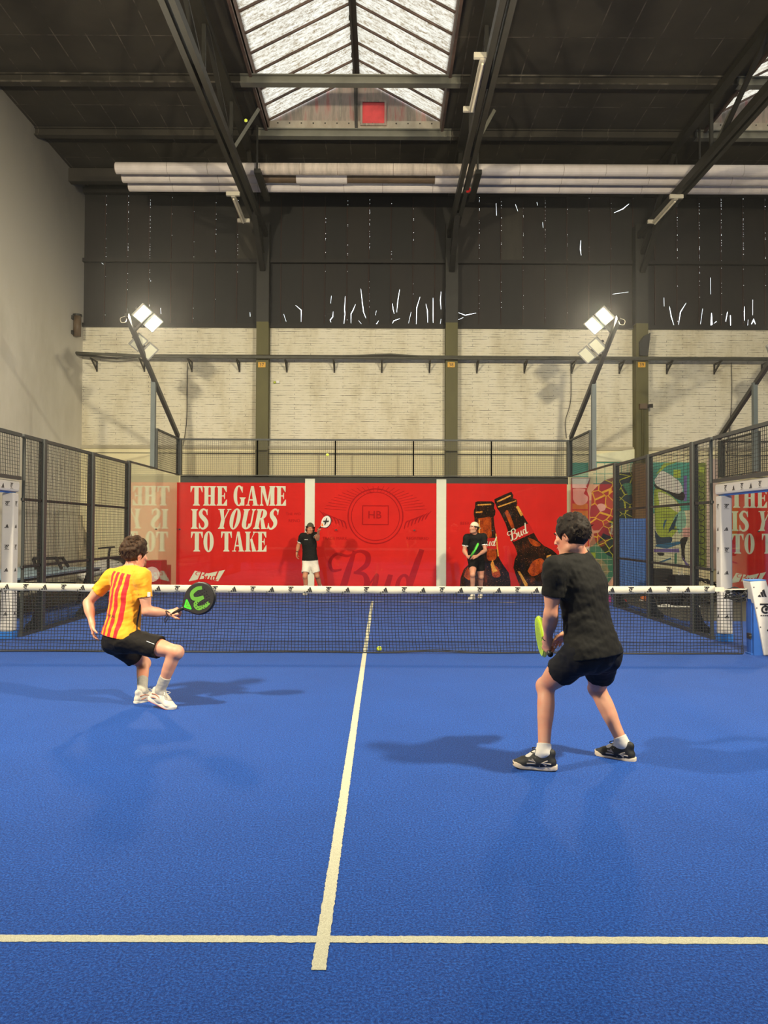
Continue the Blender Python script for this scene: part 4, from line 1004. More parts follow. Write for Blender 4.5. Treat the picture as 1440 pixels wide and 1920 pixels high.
fc = [('teal', [(838, 130), (1170, 130), (1170, 590), (838, 590)]), ('mint', [(838, 420), (900, 420), (900, 560), (838, 560)]), ('lime', [(1020, 195), (1085, 195), (1085, 270), (1020, 270)]), ('violet', [(1110, 250), (1140, 250), (1140, 480), (1110, 480)]),
      ('cream', [(838, 590), (1170, 560), (1170, 1065), (838, 1065)]), ('black', sm([(840, 330), (920, 340), (1000, 380), (1110, 400), (1110, 470), (1050, 460), (960, 400), (850, 370)])),
      ('white', sm([(905, 205), (990, 240), (1080, 310), (1105, 380), (1060, 410), (960, 380), (870, 340), (850, 270)])), ('lime', sm([(845, 400), (885, 370), (1000, 430), (1080, 520), (1090, 640), (1040, 760), (960, 830), (880, 780), (850, 640)])),
      ('cream', sm([(880, 400), (1000, 440), (1070, 520), (1060, 580), (960, 520), (880, 520)])), ('mint', sm([(1020, 640), (1110, 560), (1130, 700), (1050, 780)])),
      ('navy', sm([(850, 740), (900, 800), (1000, 800), (1000, 850), (930, 880), (850, 850)])), ('blue', [(940, 650), (960, 640), (930, 740), (925, 700)]), ('navy', [(1000, 690), (1060, 590), (1030, 720), (975, 760), (960, 790)]), ('navy', [(980, 722), (1070, 728), (1070, 736), (980, 734)]),
      ('blue', [(860, 870), (1080, 840), (1090, 860), (960, 905), (860, 890)]), ('violet', [(842, 908), (1070, 905), (1075, 940), (842, 935)]), ('black', sm([(870, 945), (930, 945), (930, 965), (880, 968)])), ('blue', [(870, 1030), (1000, 985), (1000, 1000), (880, 1040)]),
      ('black', sm([(1080, 830), (1150, 800), (1120, 900), (1120, 1010), (1090, 980)])), ('green', [(1030, 950), (1050, 940), (1045, 1050), (1030, 1050)]), ('violet', [(1090, 960), (1120, 1010), (1165, 1060), (1130, 1055)]), ('lime', [(930, 140), (1070, 120), (960, 160), (900, 215), (860, 240)]), ('pink', [(1100, 720), (1168, 715), (1168, 800), (1100, 800)])]
art('green_face', fc)
st = [('olive', [(1235, 135), (1310, 135), (1310, 1090), (1235, 1090)]), ('lime', [(1250, 160), (1300, 180), (1290, 230), (1245, 210)])]
for k in range(8):
    y = 290+k*100
    st += [('black', q) for q in stroke([(1250, y), (1290, y+20), (1290, y+60), (1250, y+70), (1255, y+40)], [6, 7, 7, 6, 5], 3)]
art('ornament_strip', st)
art('beige_strip', [('palepink', [(1312, 100), (1410, 100), (1410, 1090), (1312, 1090)])])
art('pale_band', [('cream', [(300, 60), (680, 10), (690, 10), (690, 125), (300, 125)])])
# ribbed blue board and brown boxing on the column
M_BBOARD = mat('blue_ribbed_board', (96, 146, 226), .4, .08, 3); M_WOOD = mat('brown_wood_boxing', (124, 94, 58), .65, .25, 2, stretch=(6, 6, .6))
a = atY(1161, 972, 10.95); b = atY(1214, 972, 10.95)
m = MB(); n = 22
for i in range(n):
    x = a[0]+(b[0]-a[0])*i/n; m.lim(x, x+(b[0]-a[0])/n*.7, 10.93, 10.97, 0.0, a[2])
m.lim(a[0], b[0], 10.96, 11.0, 0, a[2])
tag(m.build('ribbed_board', M_BBOARD), 'blue ribbed board standing upright in front of the mural', 'board')
p = atY(1200, 870, 11.2)
tag(MB().lim(p[0]-.19, p[0]+.17, 11.02, 11.26, 0, p[2]).build('column_boxing', M_WOOD), 'brown boarded casing around the foot of column 39', 'casing')
# crates, bags, shoes and rope behind the right fence
M_BLK = mat('black_fabric', (26, 26, 27), .7, .2, 8); M_PINK = mat('pink_fabric', (216, 52, 110), .7, .2, 10); M_REDS = mat('red_shoe', (200, 30, 40), .5, .2, 9); M_ORG = mat('orange_shoe', (226, 120, 50), .6, .25, 14); M_WHT = mat('white_plastic', (230, 228, 222), .5, .08, 9)
def lump(c, sx, sy, sz, seed, n=16):
    """soft bag shape"""
    m = MB(); m.ball((0, 0, 0), 1, n); rs_ = np.random.RandomState(seed); ph = rs_.rand(6)*6
    V = []
    for v in m.v:
        v = np.array(v); e = np.sign(v)*np.abs(v)**.6; k = 1+.1*math.sin(3*v[0]+ph[0])+.1*math.sin(4*v[2]+ph[1])+.06*math.sin(7*v[1]+ph[2])
        q = e*k*[sx/2, sy/2, sz/2]; V.append(np.array(c)+q+[0, 0, sz/2]) 
    m.v = [tuple([v[0], v[1], max(v[2], c[2]+.001)]) for v in V]; return m
G0 = -.012
def crate(p0, p1, Y, h, lab, marks=None, d=.5):
    a = atY(p0, 1100, Y); b = atY(p1, 1100, Y)
    t = thing('storage_case', lab, 'case', ((a[0]+b[0])/2, Y, G0), 'black cases by the right fence')
    MB().lim(a[0], b[0], Y, Y+d, G0, h).build('body', M_BLK, t, bevel=.02)
    MB().lim(a[0]-.015, b[0]+.015, Y-.015, Y+d+.015, h-.2, h-.17).build('lid_rim', M_STEEL, t)
    MB().tube([((a[0]+b[0])/2-.12, Y-.02, h*.55), ((a[0]+b[0])/2-.1, Y-.05, h*.55), ((a[0]+b[0])/2+.1, Y-.05, h*.55), ((a[0]+b[0])/2+.12, Y-.02, h*.55)], .012, 6).build('handle', M_STEEL, t)
    if marks:
        q = atY(marks[1], marks[2], Y); MB().flat(shift(font_polys(marks[0], .09), q[0], q[2]), frame((0, Y-.003, 0), (1, 0, 0), (0, 0, 1), (0, -1, 0))).build('lettering', M_WHT, t)
crate(1227, 1262, 9.2, .62, 'low black case next to the blue ribbed board')
crate(1267, 1300, 8.6, .50, 'black case with white letters in front of the green face', ('ER', 1277, 1078))
c = atZ(1141, 1131, G0); tag(lump(c, .16, .12, .16, 1).build('gym_bag', M_PINK, smooth=True), 'small pink bag on the floor right of the black-shirted player', 'bag')
c = atZ(1168, 1132, G0)
t = thing('sports_shoe', 'red sports shoe lying outside the right fence', 'shoe', c, 'shoes behind the right fence')
lump(c, .14, .1, .1, 4, 12).build('upper', M_REDS, t, True); MB().lim(c[0]-.07, c[0]+.07, c[1]-.05, c[1]+.05, G0, G0+.02).build('sole', M_WHT, t)
c = atZ(1207, 1126, G0)
t = thing('sports_shoe', 'orange sports shoe lying behind the right fence under the blue board', 'shoe', c, 'shoes behind the right fence')
lump(c, .17, .12, .09, 5, 12).build('upper', M_ORG, t, True); MB().lim(c[0]-.08, c[0]+.08, c[1]-.05, c[1]+.05, G0, G0+.02).build('sole', M_WHT, t)
c = atZ(1258, 1133, G0); tag(lump(c, .62, .35, .30, 2).build('duffel_bag', M_BLK, smooth=True), 'black duffel bag on the floor between the right fence posts', 'bag')
c = atZ(1264, 1139, G0); m = MB()
for k in range(2): m.tube(catmull([c+[-.5+.07*k, -.05*k, .02], c+[-.2, -.1+.03*k, .03+.03*k], c+[.1, -.06, .02], c+[.5, -.08+.05*k, .03]], 5), .016, 6)
tag(m.build('white_strap', M_WHT), 'white strap lying on the floor before the duffel bag', 'strap')
c = atZ(1318, 1135, G0); m = MB(); rs_ = np.random.RandomState(3)
P = [];
for k in range(60):
    a_ = k*.62; r_ = .18+.1*rs_.rand(); P.append(c+[r_*1.5*math.cos(a_), r_*math.sin(a_)*.6, .03+.25*rs_.rand()])
tag(m.tube(catmull(P, 3), .014, 5).build('rope_heap', M_BLK), 'heap of tangled black cord beside the right entrance post', 'rope')
P = []; c = atY(1322, 1080, 10.6)
for k in range(40):
    a_ = k*.7; P.append(c+[.26*math.cos(a_)+.1*rs_.rand(), .12*math.sin(a_), .16*math.sin(a_*.5)+.1*rs_.rand()-.3])
o = MB().tube(catmull(P, 3), .018, 5).build('cord_coil', M_BLK); tag(o, 'coil of dark cord hanging below the mural strip', 'rope')
c = np.array([4.9, .75, 0]); P = []
for k in range(46): a_ = k*.9; P.append(c+[.14*math.cos(a_)+.1*rs_.rand()-.25, .05*math.sin(a_)+.05*rs_.rand(), .70+.07*math.sin(a_*1.7)+.04*rs_.rand()])
# furniture on the left
M_TABLE = mat('blue_grey_table_top', (120, 146, 164), .4, .06, 4)
t = thing('folding_table', 'long blue-grey table with dark legs behind the left fence', 'table', (-6.6, 5.2, G0))
MB().lim(-7.5, -5.85, 3.0, 6.9, .70, .735).build('table_top', M_TABLE, t); MB().lim(-7.48, -5.87, 3.02, 6.88, .655, .70).build('apron', M_BLK, t)
for x in (-7.35, -6.0):
    for y in (3.3, 6.6): MB().bar((x, y, .66), (x+.1*(1 if x < -7 else -1), y+(.35 if y < 5 else -.35), G0), .05).build('leg', M_BLK, t)
for y in (3.9, 6.0): MB().bar((-7.3, y, .45), (-6.05, y, .45), .035).build('stretcher', M_BLK, t)
def polybar(name, pts, w_, lab, cat, Y, m_=M_BLK, grp=None):
    m = MB()
    for L in pts:
        Q = [atY(x, y, Y) for x, y in L]
        for i in range(len(Q)-1): m.bar(Q[i], Q[i+1], w_)
    return tag(m.build(name, m_), lab, cat, grp)
t = thing('metal_rack', 'black tubular rack standing on the blue-grey table', 'rack', atY(88, 1070, 5.6))
def pb(name, L, w_, Y, par, dY=0):
    Q = [atY(x, y, Y)+[0, dY, 0] for x, y in L]; m = MB()
    for i in range(len(Q)-1): m.bar(Q[i], Q[i+1], w_)
    return m.build(name, M_BLK, par)
pb('side_frame', [(68, 1067), (62, 1047), (105, 1046), (116, 1067)], .05, 5.4, t); pb('side_frame', [(68, 1065), (62, 1049), (104, 1048), (115, 1065)], .05, 5.4, t, .35)
for q in ((62, 1047), (105, 1046), (110, 1056), (65, 1057)): MB().bar(atY(*q, 5.4), atY(*q, 5.4)+[0, .35, 0], .03).build('rung', M_BLK, t)
t = thing('kick_scooter', 'black scooter handlebar sticking up behind the left fence', 'scooter', atZ(203, 1118, G0))
q = atZ(203, 1118, G0); Y = q[1]; h0 = atY(206, 1026, Y); h1 = atY(203, 1050, Y)
MB().bar([q[0], Y, .06], h1, .05).bar(h1, h0, .045).build('steering_tube', M_BLK, t); MB().tube([atY(190, 1028, Y)-[0, .2, 0], h0, h0+[.04, .2, 0]], .02, 8).build('handlebar', M_BLK, t)
MB().bar([q[0], Y+.05, .09], [q[0]+.05, Y+.75, .09], .13, .03).build('deck', M_BLK, t)
for y in (Y-.02, Y+.8): MB().tube([[q[0]-.02, y, .09], [q[0]+.02, y, .09]], .1, 14).build('wheel', M_BLK, t)
def arc_bag(c, L, r, h):
    m = MB(); P = [np.array(c)+[L*(u-.5)*.5, L*(u-.5), h+.22*math.sin(PI*u)] for u in np.linspace(0, 1, 12)]
    return m.tube(P, [r*(.35+.65*math.sin(PI*max(.05, min(.95, u)))**.6) for u in np.linspace(0, 1, 12)], 12)
M_STRIPEBAG = mat('white_board_cover', (224, 222, 216), .5, .1, 4)
c = atZ(200, 1108, G0); c[2] = 0
t = thing('board_bag', 'curved white cover with black stripes lying behind the left fence', 'bag', c)
arc_bag(c, 1.5, .19, .38).build('cover', M_STRIPEBAG, t, True)
m = MB()
for u in (.35, .55, .7): m.bar(c+[1.5*(u-.5)*.5-.02, 1.5*(u-.5)-.1, .6], c+[1.5*(u-.5)*.5+.2, 1.5*(u-.5)+.1, .66], .03, .12)
m.build('stripe', M_BLK, t); MB().lim(c[0]-.35, c[0]+.35, c[1]-.7, c[1]+.7, G0, .22).build('stand', M_BLK, t)
q = atY(250, 1060, 10.9)
t = thing('dumbbell_rack', 'low dark rack in the corner behind the yellow-shirted player', 'rack', (q[0], 10.9, G0))
MB().lim(q[0]-.75, q[0]+.2, 10.7, 11.2, G0, .55).build('body', M_BLK, t, bevel=.02); MB().lim(q[0]-.8, q[0]+.22, 10.65, 11.25, .72, .8).build('shelf', M_BLK, t)
for x in (q[0]-.75, q[0]+.17):
    MB().bar((x, 10.75, .5), (x, 10.75, .75), .05).build('upright', M_BLK, t)
a = atY(274, 1051, 10.55); b = atY(302, 1096, 10.55)
M_DRED = mat('dark_red_cabinet', (120, 20, 28), .4, .1, 5)
t = thing('drinks_cooler', 'dark red drinks cooler with a white disc seen through the left side glass', 'cooler', ((a[0]+b[0])/2, 10.8, G0))
o = MB().lim(a[0], b[0], 10.55, 11.1, G0, a[2]).build('cabinet', M_DRED, t, bevel=.015)
cx_ = (a[0]+b[0])/2-.04; MB().flat([ell(cx_, a[2]-.36, .2, .2, 24)], frame((0, 10.545, 0), (1, 0, 0), (0, 0, 1), (0, -1, 0))).build('disc', M_WHT, o)
MB().lim(a[0]+.02, b[0]-.02, 10.53, 10.55, a[2]-.06, a[2]-.045).build('handle', M_STEEL, o)
# bare plaster pier in the corner
m = MB(); p0 = atY(138, 965, 11.2); rs_ = np.random.RandomState(8)
def pier_mat():
    N = Nodes('peeling_plaster'); f = N.noise(N.coords((3, 3, .5)), 3.5, 6, .7)
    N.l(N.ramp(f, [(.35, lin((96, 92, 80))), (.5, lin((160, 150, 128))), (.62, lin((196, 186, 160)))]), N.b.inputs['Base Color']); N.b.inputs['Roughness'].default_value = .9; return N.m
L = [(140, 965), (152, 967), (153, 985), (160, 1000), (163, 1030), (163, 1125), (140, 1125), (141, 1030), (139, 1000)]
struct(MB().prism([(atY(x, y, YW-.1)[0], max(G0, atY(x, y, YW-.1)[2])) for x, y in L], frame((0, YW-.13, 0), (1, 0, 0), (0, 0, 1), (0, 1, 0)), .13).build('wall_pier', pier_mat()), 'peeling plaster pier in the left corner')

# ---- tennis balls
def ball_mat():
    N = Nodes('yellow_felt'); f = N.noise(N.coords(), 300, 3)
    N.l(N.ramp(f, [(.3, lin((186, 206, 30))), (.7, lin((222, 236, 70)))]), N.b.inputs['Base Color']); N.b.inputs['Roughness'].default_value = .9; N.bump(f, .4, .002); return N.m
M_BALL = ball_mat()
def tball(c, lab):
    c = np.array(c); t = thing('tennis_ball', lab, 'ball', c-[0, 0, .033], 'yellow tennis balls')
    MB().ball(c, .033, 20).build('felt', M_BALL, t, True)
    P = []
    for k in range(41):
        s = 2*PI*k/40; P.append(c+.0335*np.array([math.cos(s)*.78+.22*math.cos(3*s), math.sin(s)*.78-.22*math.sin(3*s), .88*math.sin(2*s)])/np.linalg.norm([math.cos(s)*.78+.22*math.cos(3*s), math.sin(s)*.78-.22*math.sin(3*s), .88*math.sin(2*s)]))
    MB().tube(P, .0015, 5, False).build('seam', M_WHT, t)
q = atZ(711, 1221, 0); tball((q[0], q[1], .033), 'yellow ball lying at the foot of the net, right of the centre line')
tball(at(614, 853, 17.0), 'yellow ball flying above the far glass wall')
q = atY(515, 717, YW-.03); tball(q, 'yellow ball stuck on the brick wall right of column 37')
tag(MB().box(q+[.09, 0, .01], (.09, .06, .07)).build('junction_box', M_WHT), 'tiny white box on the brick wall beside the stuck ball', 'box')
tball(at(461, 226, 15.6), 'yellow ball lodged in the left roof truss beside the skylight')
# ================================================================ people
class Field:
    """blend of rounded solids on a grid, turned into one continuous skin"""
    def __init__(s, lo, hi, h):
        s.h = h; s.lo = np.array(lo, float)-4*h; n = np.ceil((np.array(hi)+4*h-s.lo)/h).astype(int)+1
        s.n = n; s.d = np.full(n, 1.0, np.float32)
    def sub(s, lo, hi):
        a = np.clip(np.floor((np.array(lo)-s.lo)/s.h).astype(int), 0, s.n-1); b = np.clip(np.ceil((np.array(hi)-s.lo)/s.h).astype(int)+1, 1, s.n)
        sl = tuple(slice(a[i], b[i]) for i in range(3))
        ax = [s.lo[i]+s.h*np.arange(a[i], b[i]) for i in range(3)]
        G = np.stack(np.meshgrid(*ax, indexing='ij'), -1).astype(np.float32); return sl, G
    def put(s, fn, lo, hi, k=.02, op='u'):
        m = max(k, .02)+2*s.h; sl, G = s.sub(np.array(lo)-m, np.array(hi)+m)
        if G.size == 0: return
        e = fn(G); d = s.d[sl]
        if op == 'u':
            hh = np.maximum(k-np.abs(d-e), 0)/k if k > 0 else 0; s.d[sl] = np.minimum(d, e)-hh*hh*k*.25
        elif op == 's':
            hh = np.maximum(k-np.abs(d+e), 0)/k if k > 0 else 0; s.d[sl] = np.maximum(d, -e)+hh*hh*k*.25
    def cone(s, a, b, ra, rb, k=.02, op='u', side=None, flat=1.0, cuts=()):
        a = np.array(a, np.float32); b = np.array(b, np.float32); R_ = max(ra, rb)*max(1, flat)
        lo = np.minimum(a, b)-R_; hi = np.maximum(a, b)+R_
        f = cone_fn(a, b, ra, rb, side, flat)
        if cuts:
            f0 = f
            def f(G):
                d = f0(G)
                for c, n, sg in cuts: d = np.maximum(d, sg*((G-np.array(c, np.float32)) @ np.array(n, np.float32)))
                return d
        s.put(f, lo, hi, k, op)
    def ell(s, c, ax, r, k=.02, op='u'):
        c = np.array(c, np.float32); A = np.array(ax, np.float32); r = np.array(r, np.float32); R_ = float(r.max())
        def f(G):
            q = (G-c) @ A.T; k0 = np.linalg.norm(q/r, axis=-1); k1 = np.linalg.norm(q/(r*r), axis=-1)+1e-6
            return k0*(k0-1)/k1
        s.put(f, c-R_, c+R_, k, op)
    def cut(s, c, n):
        G = s.sub(s.lo, s.lo+s.n*s.h)[1]; s.d = np.maximum(s.d, (G-np.array(c, np.float32)) @ np.array(n, np.float32))
    def ripple(s, amp, fq, seed):
        rs_ = np.random.RandomState(seed); idx = np.where(np.abs(s.d) < .05); P = s.lo+s.h*np.stack(idx, -1); v = 0
        for i in range(7):
            w_ = rs_.randn(3); w_ /= np.linalg.norm(w_); q = fq*(.6+1.3*rs_.rand()); v = v+np.sin(P @ w_*q+rs_.rand()*6+1.5*np.sin(P @ rs_.randn(3)*q*.4))/7
        s.d[idx] += (amp*2*v).astype(np.float32)
    def mesh(s):
        d = s.d; sg = d < 0; n = np.array(d.shape)
        c = np.zeros(n-1, np.int8)
        for dx in (0, 1):
            for dy in (0, 1):
                for dz in (0, 1): c += sg[dx:n[0]-1+dx, dy:n[1]-1+dy, dz:n[2]-1+dz]
        act = np.argwhere((c > 0) & (c < 8)); ids = np.full(n-1, -1, np.int64); ids[tuple(act.T)] = np.arange(len(act))
        acc = np.zeros((len(act), 3)); cnt = np.zeros(len(act))
        corners = [(i, j, k) for i in (0, 1) for j in (0, 1) for k in (0, 1)]
        for p in corners:
            for ax in range(3):
                if p[ax]: continue
                q = list(p); q[ax] = 1
                A = d[tuple((act+p).T)]; B = d[tuple((act+q).T)]; ok = (A < 0) != (B < 0)
                t = np.where(ok, A/(A-B+1e-12), 0); pt = np.repeat(np.array([p], float), len(act), 0); pt[:, ax] = t
                acc[ok] += pt[ok]; cnt[ok] += 1
        V = s.lo+s.h*(act+acc/cnt[:, None]); F = []
        for ax in range(3):
            sl0 = [slice(None)]*3; sl1 = [slice(None)]*3; sl0[ax] = slice(0, -1); sl1[ax] = slice(1, None)
            ch = np.argwhere(sg[tuple(sl0)] != sg[tuple(sl1)]); u, v = (ax+1) % 3, (ax+2) % 3
            ch = ch[(ch[:, u] > 0) & (ch[:, v] > 0) & (ch[:, u] < n[u]-1) & (ch[:, v] < n[v]-1)]
            eu = np.eye(3, dtype=int)[u]; ev = np.eye(3, dtype=int)[v]
            q = np.stack([ids[tuple((ch-eu-ev).T)], ids[tuple((ch-ev).T)], ids[tuple(ch.T)], ids[tuple((ch-eu).T)]], 1)
            ins = sg[tuple(ch.T)]; q[~ins] = q[~ins][:, ::-1]; F.append(q)
        F = np.concatenate(F); F = F[(F >= 0).all(1)]
        nb = np.zeros_like(V); ct = np.zeros(len(V))
        for a in range(4):
            np.add.at(nb, F[:, a], V[F[:, (a+1) % 4]]); np.add.at(nb, F[:, a], V[F[:, (a+3) % 4]]); np.add.at(ct, F[:, a], 2)
        V = np.where(ct[:, None] > 0, .5*V+.5*nb/np.maximum(ct, 1)[:, None], V)
        return V, F
def cone_fn(a, b, ra, rb, side=None, flat=1.0):
    ab = b-a; L2 = float(ab @ ab)+1e-9
    def f(G):
        t = np.clip(((G-a) @ ab)/L2, 0, 1); q = G-a-t[..., None]*ab
        if side is not None:
            sd = np.array(side, np.float32); sd = sd/np.linalg.norm(sd); c = q @ sd; q = q+(c*(1/flat-1))[..., None]*sd
        return np.linalg.norm(q, axis=-1)-(ra+(rb-ra)*t)
    return f
def skin_mesh(name, VF, m_, parent, attr=None):
    V, F = VF; off = np.array(wloc(parent)); me = bpy.data.meshes.new(name)
    me.vertices.add(len(V)); me.vertices.foreach_set('co', (V-off).astype(np.float32).ravel())
    me.loops.add(F.size); me.loops.foreach_set('vertex_index', F.astype(np.int32).ravel())
    me.polygons.add(len(F)); me.polygons.foreach_set('loop_start', np.arange(0, F.size, 4, dtype=np.int32)); me.polygons.foreach_set('loop_total', np.full(len(F), 4, np.int32))
    me.update(calc_edges=True); me.polygons.foreach_set('use_smooth', [True]*len(F)); me.materials.append(m_)
    if attr is not None:
        a = me.attributes.new('tuv', 'FLOAT_VECTOR', 'POINT'); a.data.foreach_set('vector', attr.astype(np.float32).ravel())
    o = bpy.data.objects.new(name, me); COL.objects.link(o); o.parent = parent; return o
def unit(v): v = np.array(v, float); return v/np.linalg.norm(v)
def skin_mat(name, rgb):
    N = Nodes(name); c = lin(rgb); v = N.coords(); f = N.noise(v, 9, 5, .6); g_ = N.noise(v, 60, 3)
    col = N.mix(N.ramp(f, [(.4, (0, 0, 0, 1)), (.7, (1, 1, 1, 1))]), c, (min(1, c[0]*1.05), c[1]*.8, c[2]*.74, 1))
    N.l(col, N.b.inputs['Base Color']); N.b.inputs['Roughness'].default_value = .5; N.b.inputs['Specular IOR Level'].default_value = .35
    N.b.inputs['Subsurface Weight'].default_value = 0.0
    N.bump(g_, .08, .004); return N.m
M_SKIN = skin_mat('fair_skin', (204, 150, 122)); M_SKIN2 = skin_mat('tanned_skin', (186, 130, 98))
def hair_mat(name, a, b):
    N = Nodes(name); f = N.noise(N.coords((1, 1, .5)), 60, 4, .7)
    N.l(N.ramp(f, [(.3, lin(a)), (.75, lin(b))]), N.b.inputs['Base Color']); N.b.inputs['Roughness'].default_value = .65; N.b.inputs['Specular IOR Level'].default_value = .25; N.bump(f, .6, .01); return N.m
M_HBROWN = hair_mat('curly_brown_hair', (30, 19, 11), (70, 46, 27)); M_HDARK = hair_mat('dark_brown_hair', (16, 11, 8), (42, 29, 19))
def fabric(name, rgb, k=.1, sc=8, rough=.8):
    N = Nodes(name); c = lin(rgb); v = N.coords(); f = N.noise(v, sc, 4); w_ = N.noise(v, 220, 2)
    N.l(N.ramp(f, [(.3, mul(c, 1-k)), (.7, mul(c, 1+k))]), N.b.inputs['Base Color']); N.b.inputs['Roughness'].default_value = rough
    N.b.inputs['Specular IOR Level'].default_value = .25; N.bump(w_, .15, .003); return N.m
M_BLACKT = fabric('black_jersey', (21, 20, 18)); M_BLACKS = fabric('black_shorts_cloth', (16, 15, 16)); M_NAVYS = fabric('navy_black_shorts_cloth', (13, 14, 21)); M_BROWNS = fabric('warm_black_shorts_cloth', (20, 16, 14))
M_WHITES = fabric('white_shorts_cloth', (222, 214, 198)); M_SOCK = fabric('white_sock', (212, 206, 196), .08, 14); M_SOCKG = fabric('grey_sock', (170, 164, 154), .12, 20)
def stripe_mat():
    N = Nodes('yellow_shirt_red_stripes'); at_ = N.n('ShaderNodeAttribute', attribute_name='tuv'); sp = N.n('ShaderNodeSeparateXYZ'); N.l(at_.outputs['Vector'], sp.inputs[0])
    u, v, f = sp.outputs
    w_ = N.math('ADD', .0195, N.math('MULTIPLY', v, .004))
    tot = None
    for c in (-.118, -.046, .026, .098):
        e = N.math('LESS_THAN', N.math('ABSOLUTE', N.math('SUBTRACT', u, c)), w_); tot = e if tot is None else N.math('MAXIMUM', tot, e)
    tot = N.math('MULTIPLY', tot, N.math('LESS_THAN', v, .93)); tot = N.math('MULTIPLY', tot, N.math('GREATER_THAN', f, -1.0))
    n_ = N.noise(N.coords(), 9, 4); c1 = lin((236, 156, 14)); c2 = lin((196, 18, 26))
    col = N.mix(tot, c1, c2)
    txt = N.math('MULTIPLY', N.math('LESS_THAN', N.math('ABSOLUTE', N.math('SUBTRACT', v, .285)), .02), N.math('LESS_THAN', N.math('ABSOLUTE', N.math('ADD', u, .03)), .075))
    st = N.n('ShaderNodeMapping'); st.inputs['Scale'].default_value = (90, 40, 1); N.l(at_.outputs['Vector'], st.inputs['Vector'])
    txt = N.math('MULTIPLY', txt, N.math('GREATER_THAN', N.noise(st.outputs[0], 1.0, 1), .47))
    col = N.mix(N.math('MULTIPLY', txt, .85), col, lin((30, 26, 24)))
    side = N.math('MULTIPLY', N.math('LESS_THAN', N.math('ABSOLUTE', N.math('SUBTRACT', f, .02)), .011), N.math('GREATER_THAN', N.math('ABSOLUTE', u), .1)); side = N.math('MULTIPLY', side, N.math('LESS_THAN', v, .52))
    col = N.mix(side, col, lin((26, 26, 32)))
    hem = N.math('LESS_THAN', v, .045); 
    N.l(col, N.b.inputs['Base Color']); N.b.inputs['Roughness'].default_value = .75; N.b.inputs['Sheen Weight'].default_value = .1
    N.bump(N.noise(N.coords(), 220, 2), .15, .003); return N.m
M_STRIPE = stripe_mat()
M_EYEW = mat('eye_white', (226, 222, 214), .25, .02, 9); M_IRIS = mat('dark_iris', (40, 28, 20), .2, .05, 9); M_LIP = mat('lips', (168, 92, 82), .5, .1, 20)

def finger(fl, base, d, n, L, r, curl, k=.006):
    """three bones from base along d, bending towards the palm side n"""
    p = np.array(base, float); d = unit(d); n = unit(np.array(n)-d*(np.array(n) @ d)); a = 0
    for ln, cu, rr in zip((.45*L, .31*L, .24*L), curl, (r, r*.93, r*.85)):
        a += cu; q = p+ln*(math.cos(a)*d+math.sin(a)*n); fl.cone(p, q, rr, rr*.93, k); p = q
def hand(fl, W, d, n, s, curl, thumb_out=.5, mirror=1):
    """palm, four fingers and a thumb; d wrist->knuckles, n palm side"""
    d = unit(d); n = unit(np.array(n)-d*(np.array(n) @ d)); t = np.cross(n, d)*mirror      # t points to the thumb side
    W = np.array(W, float)
    offs = (.030, .010, -.011, -.030); kn = []
    for o_, ln in zip(offs, (.086, .09, .086, .078)):
        q = W+s*(d*ln+t*o_); kn.append(q); fl.cone(W+s*(d*.012+t*o_*.55), q, s*.0155, s*.0115, .012, side=n, flat=.9)
    fl.ell(W+s*(d*.035+t*.022+n*.008), [d, t, n], np.array([.03, .016, .016])*s, .012)
    for q, L, r in zip(kn, (.072, .08, .075, .06), (.0088, .009, .0086, .0078)): finger(fl, q, d, n, L*s, r*s, curl)
    b = W+s*(d*.03+t*.030+n*.004); td = unit(d*.75+t*(.55+thumb_out*.3)+n*.35)
    p1 = b+td*s*.042; fl.cone(b, p1, s*.0125, s*.0105, .01); p2 = p1+unit(td*.7+d*.3+n*(.35+curl[0]*.3)-t*.25*curl[0])*s*.034; fl.cone(p1, p2, s*.0105, s*.0085, .005)
    return kn

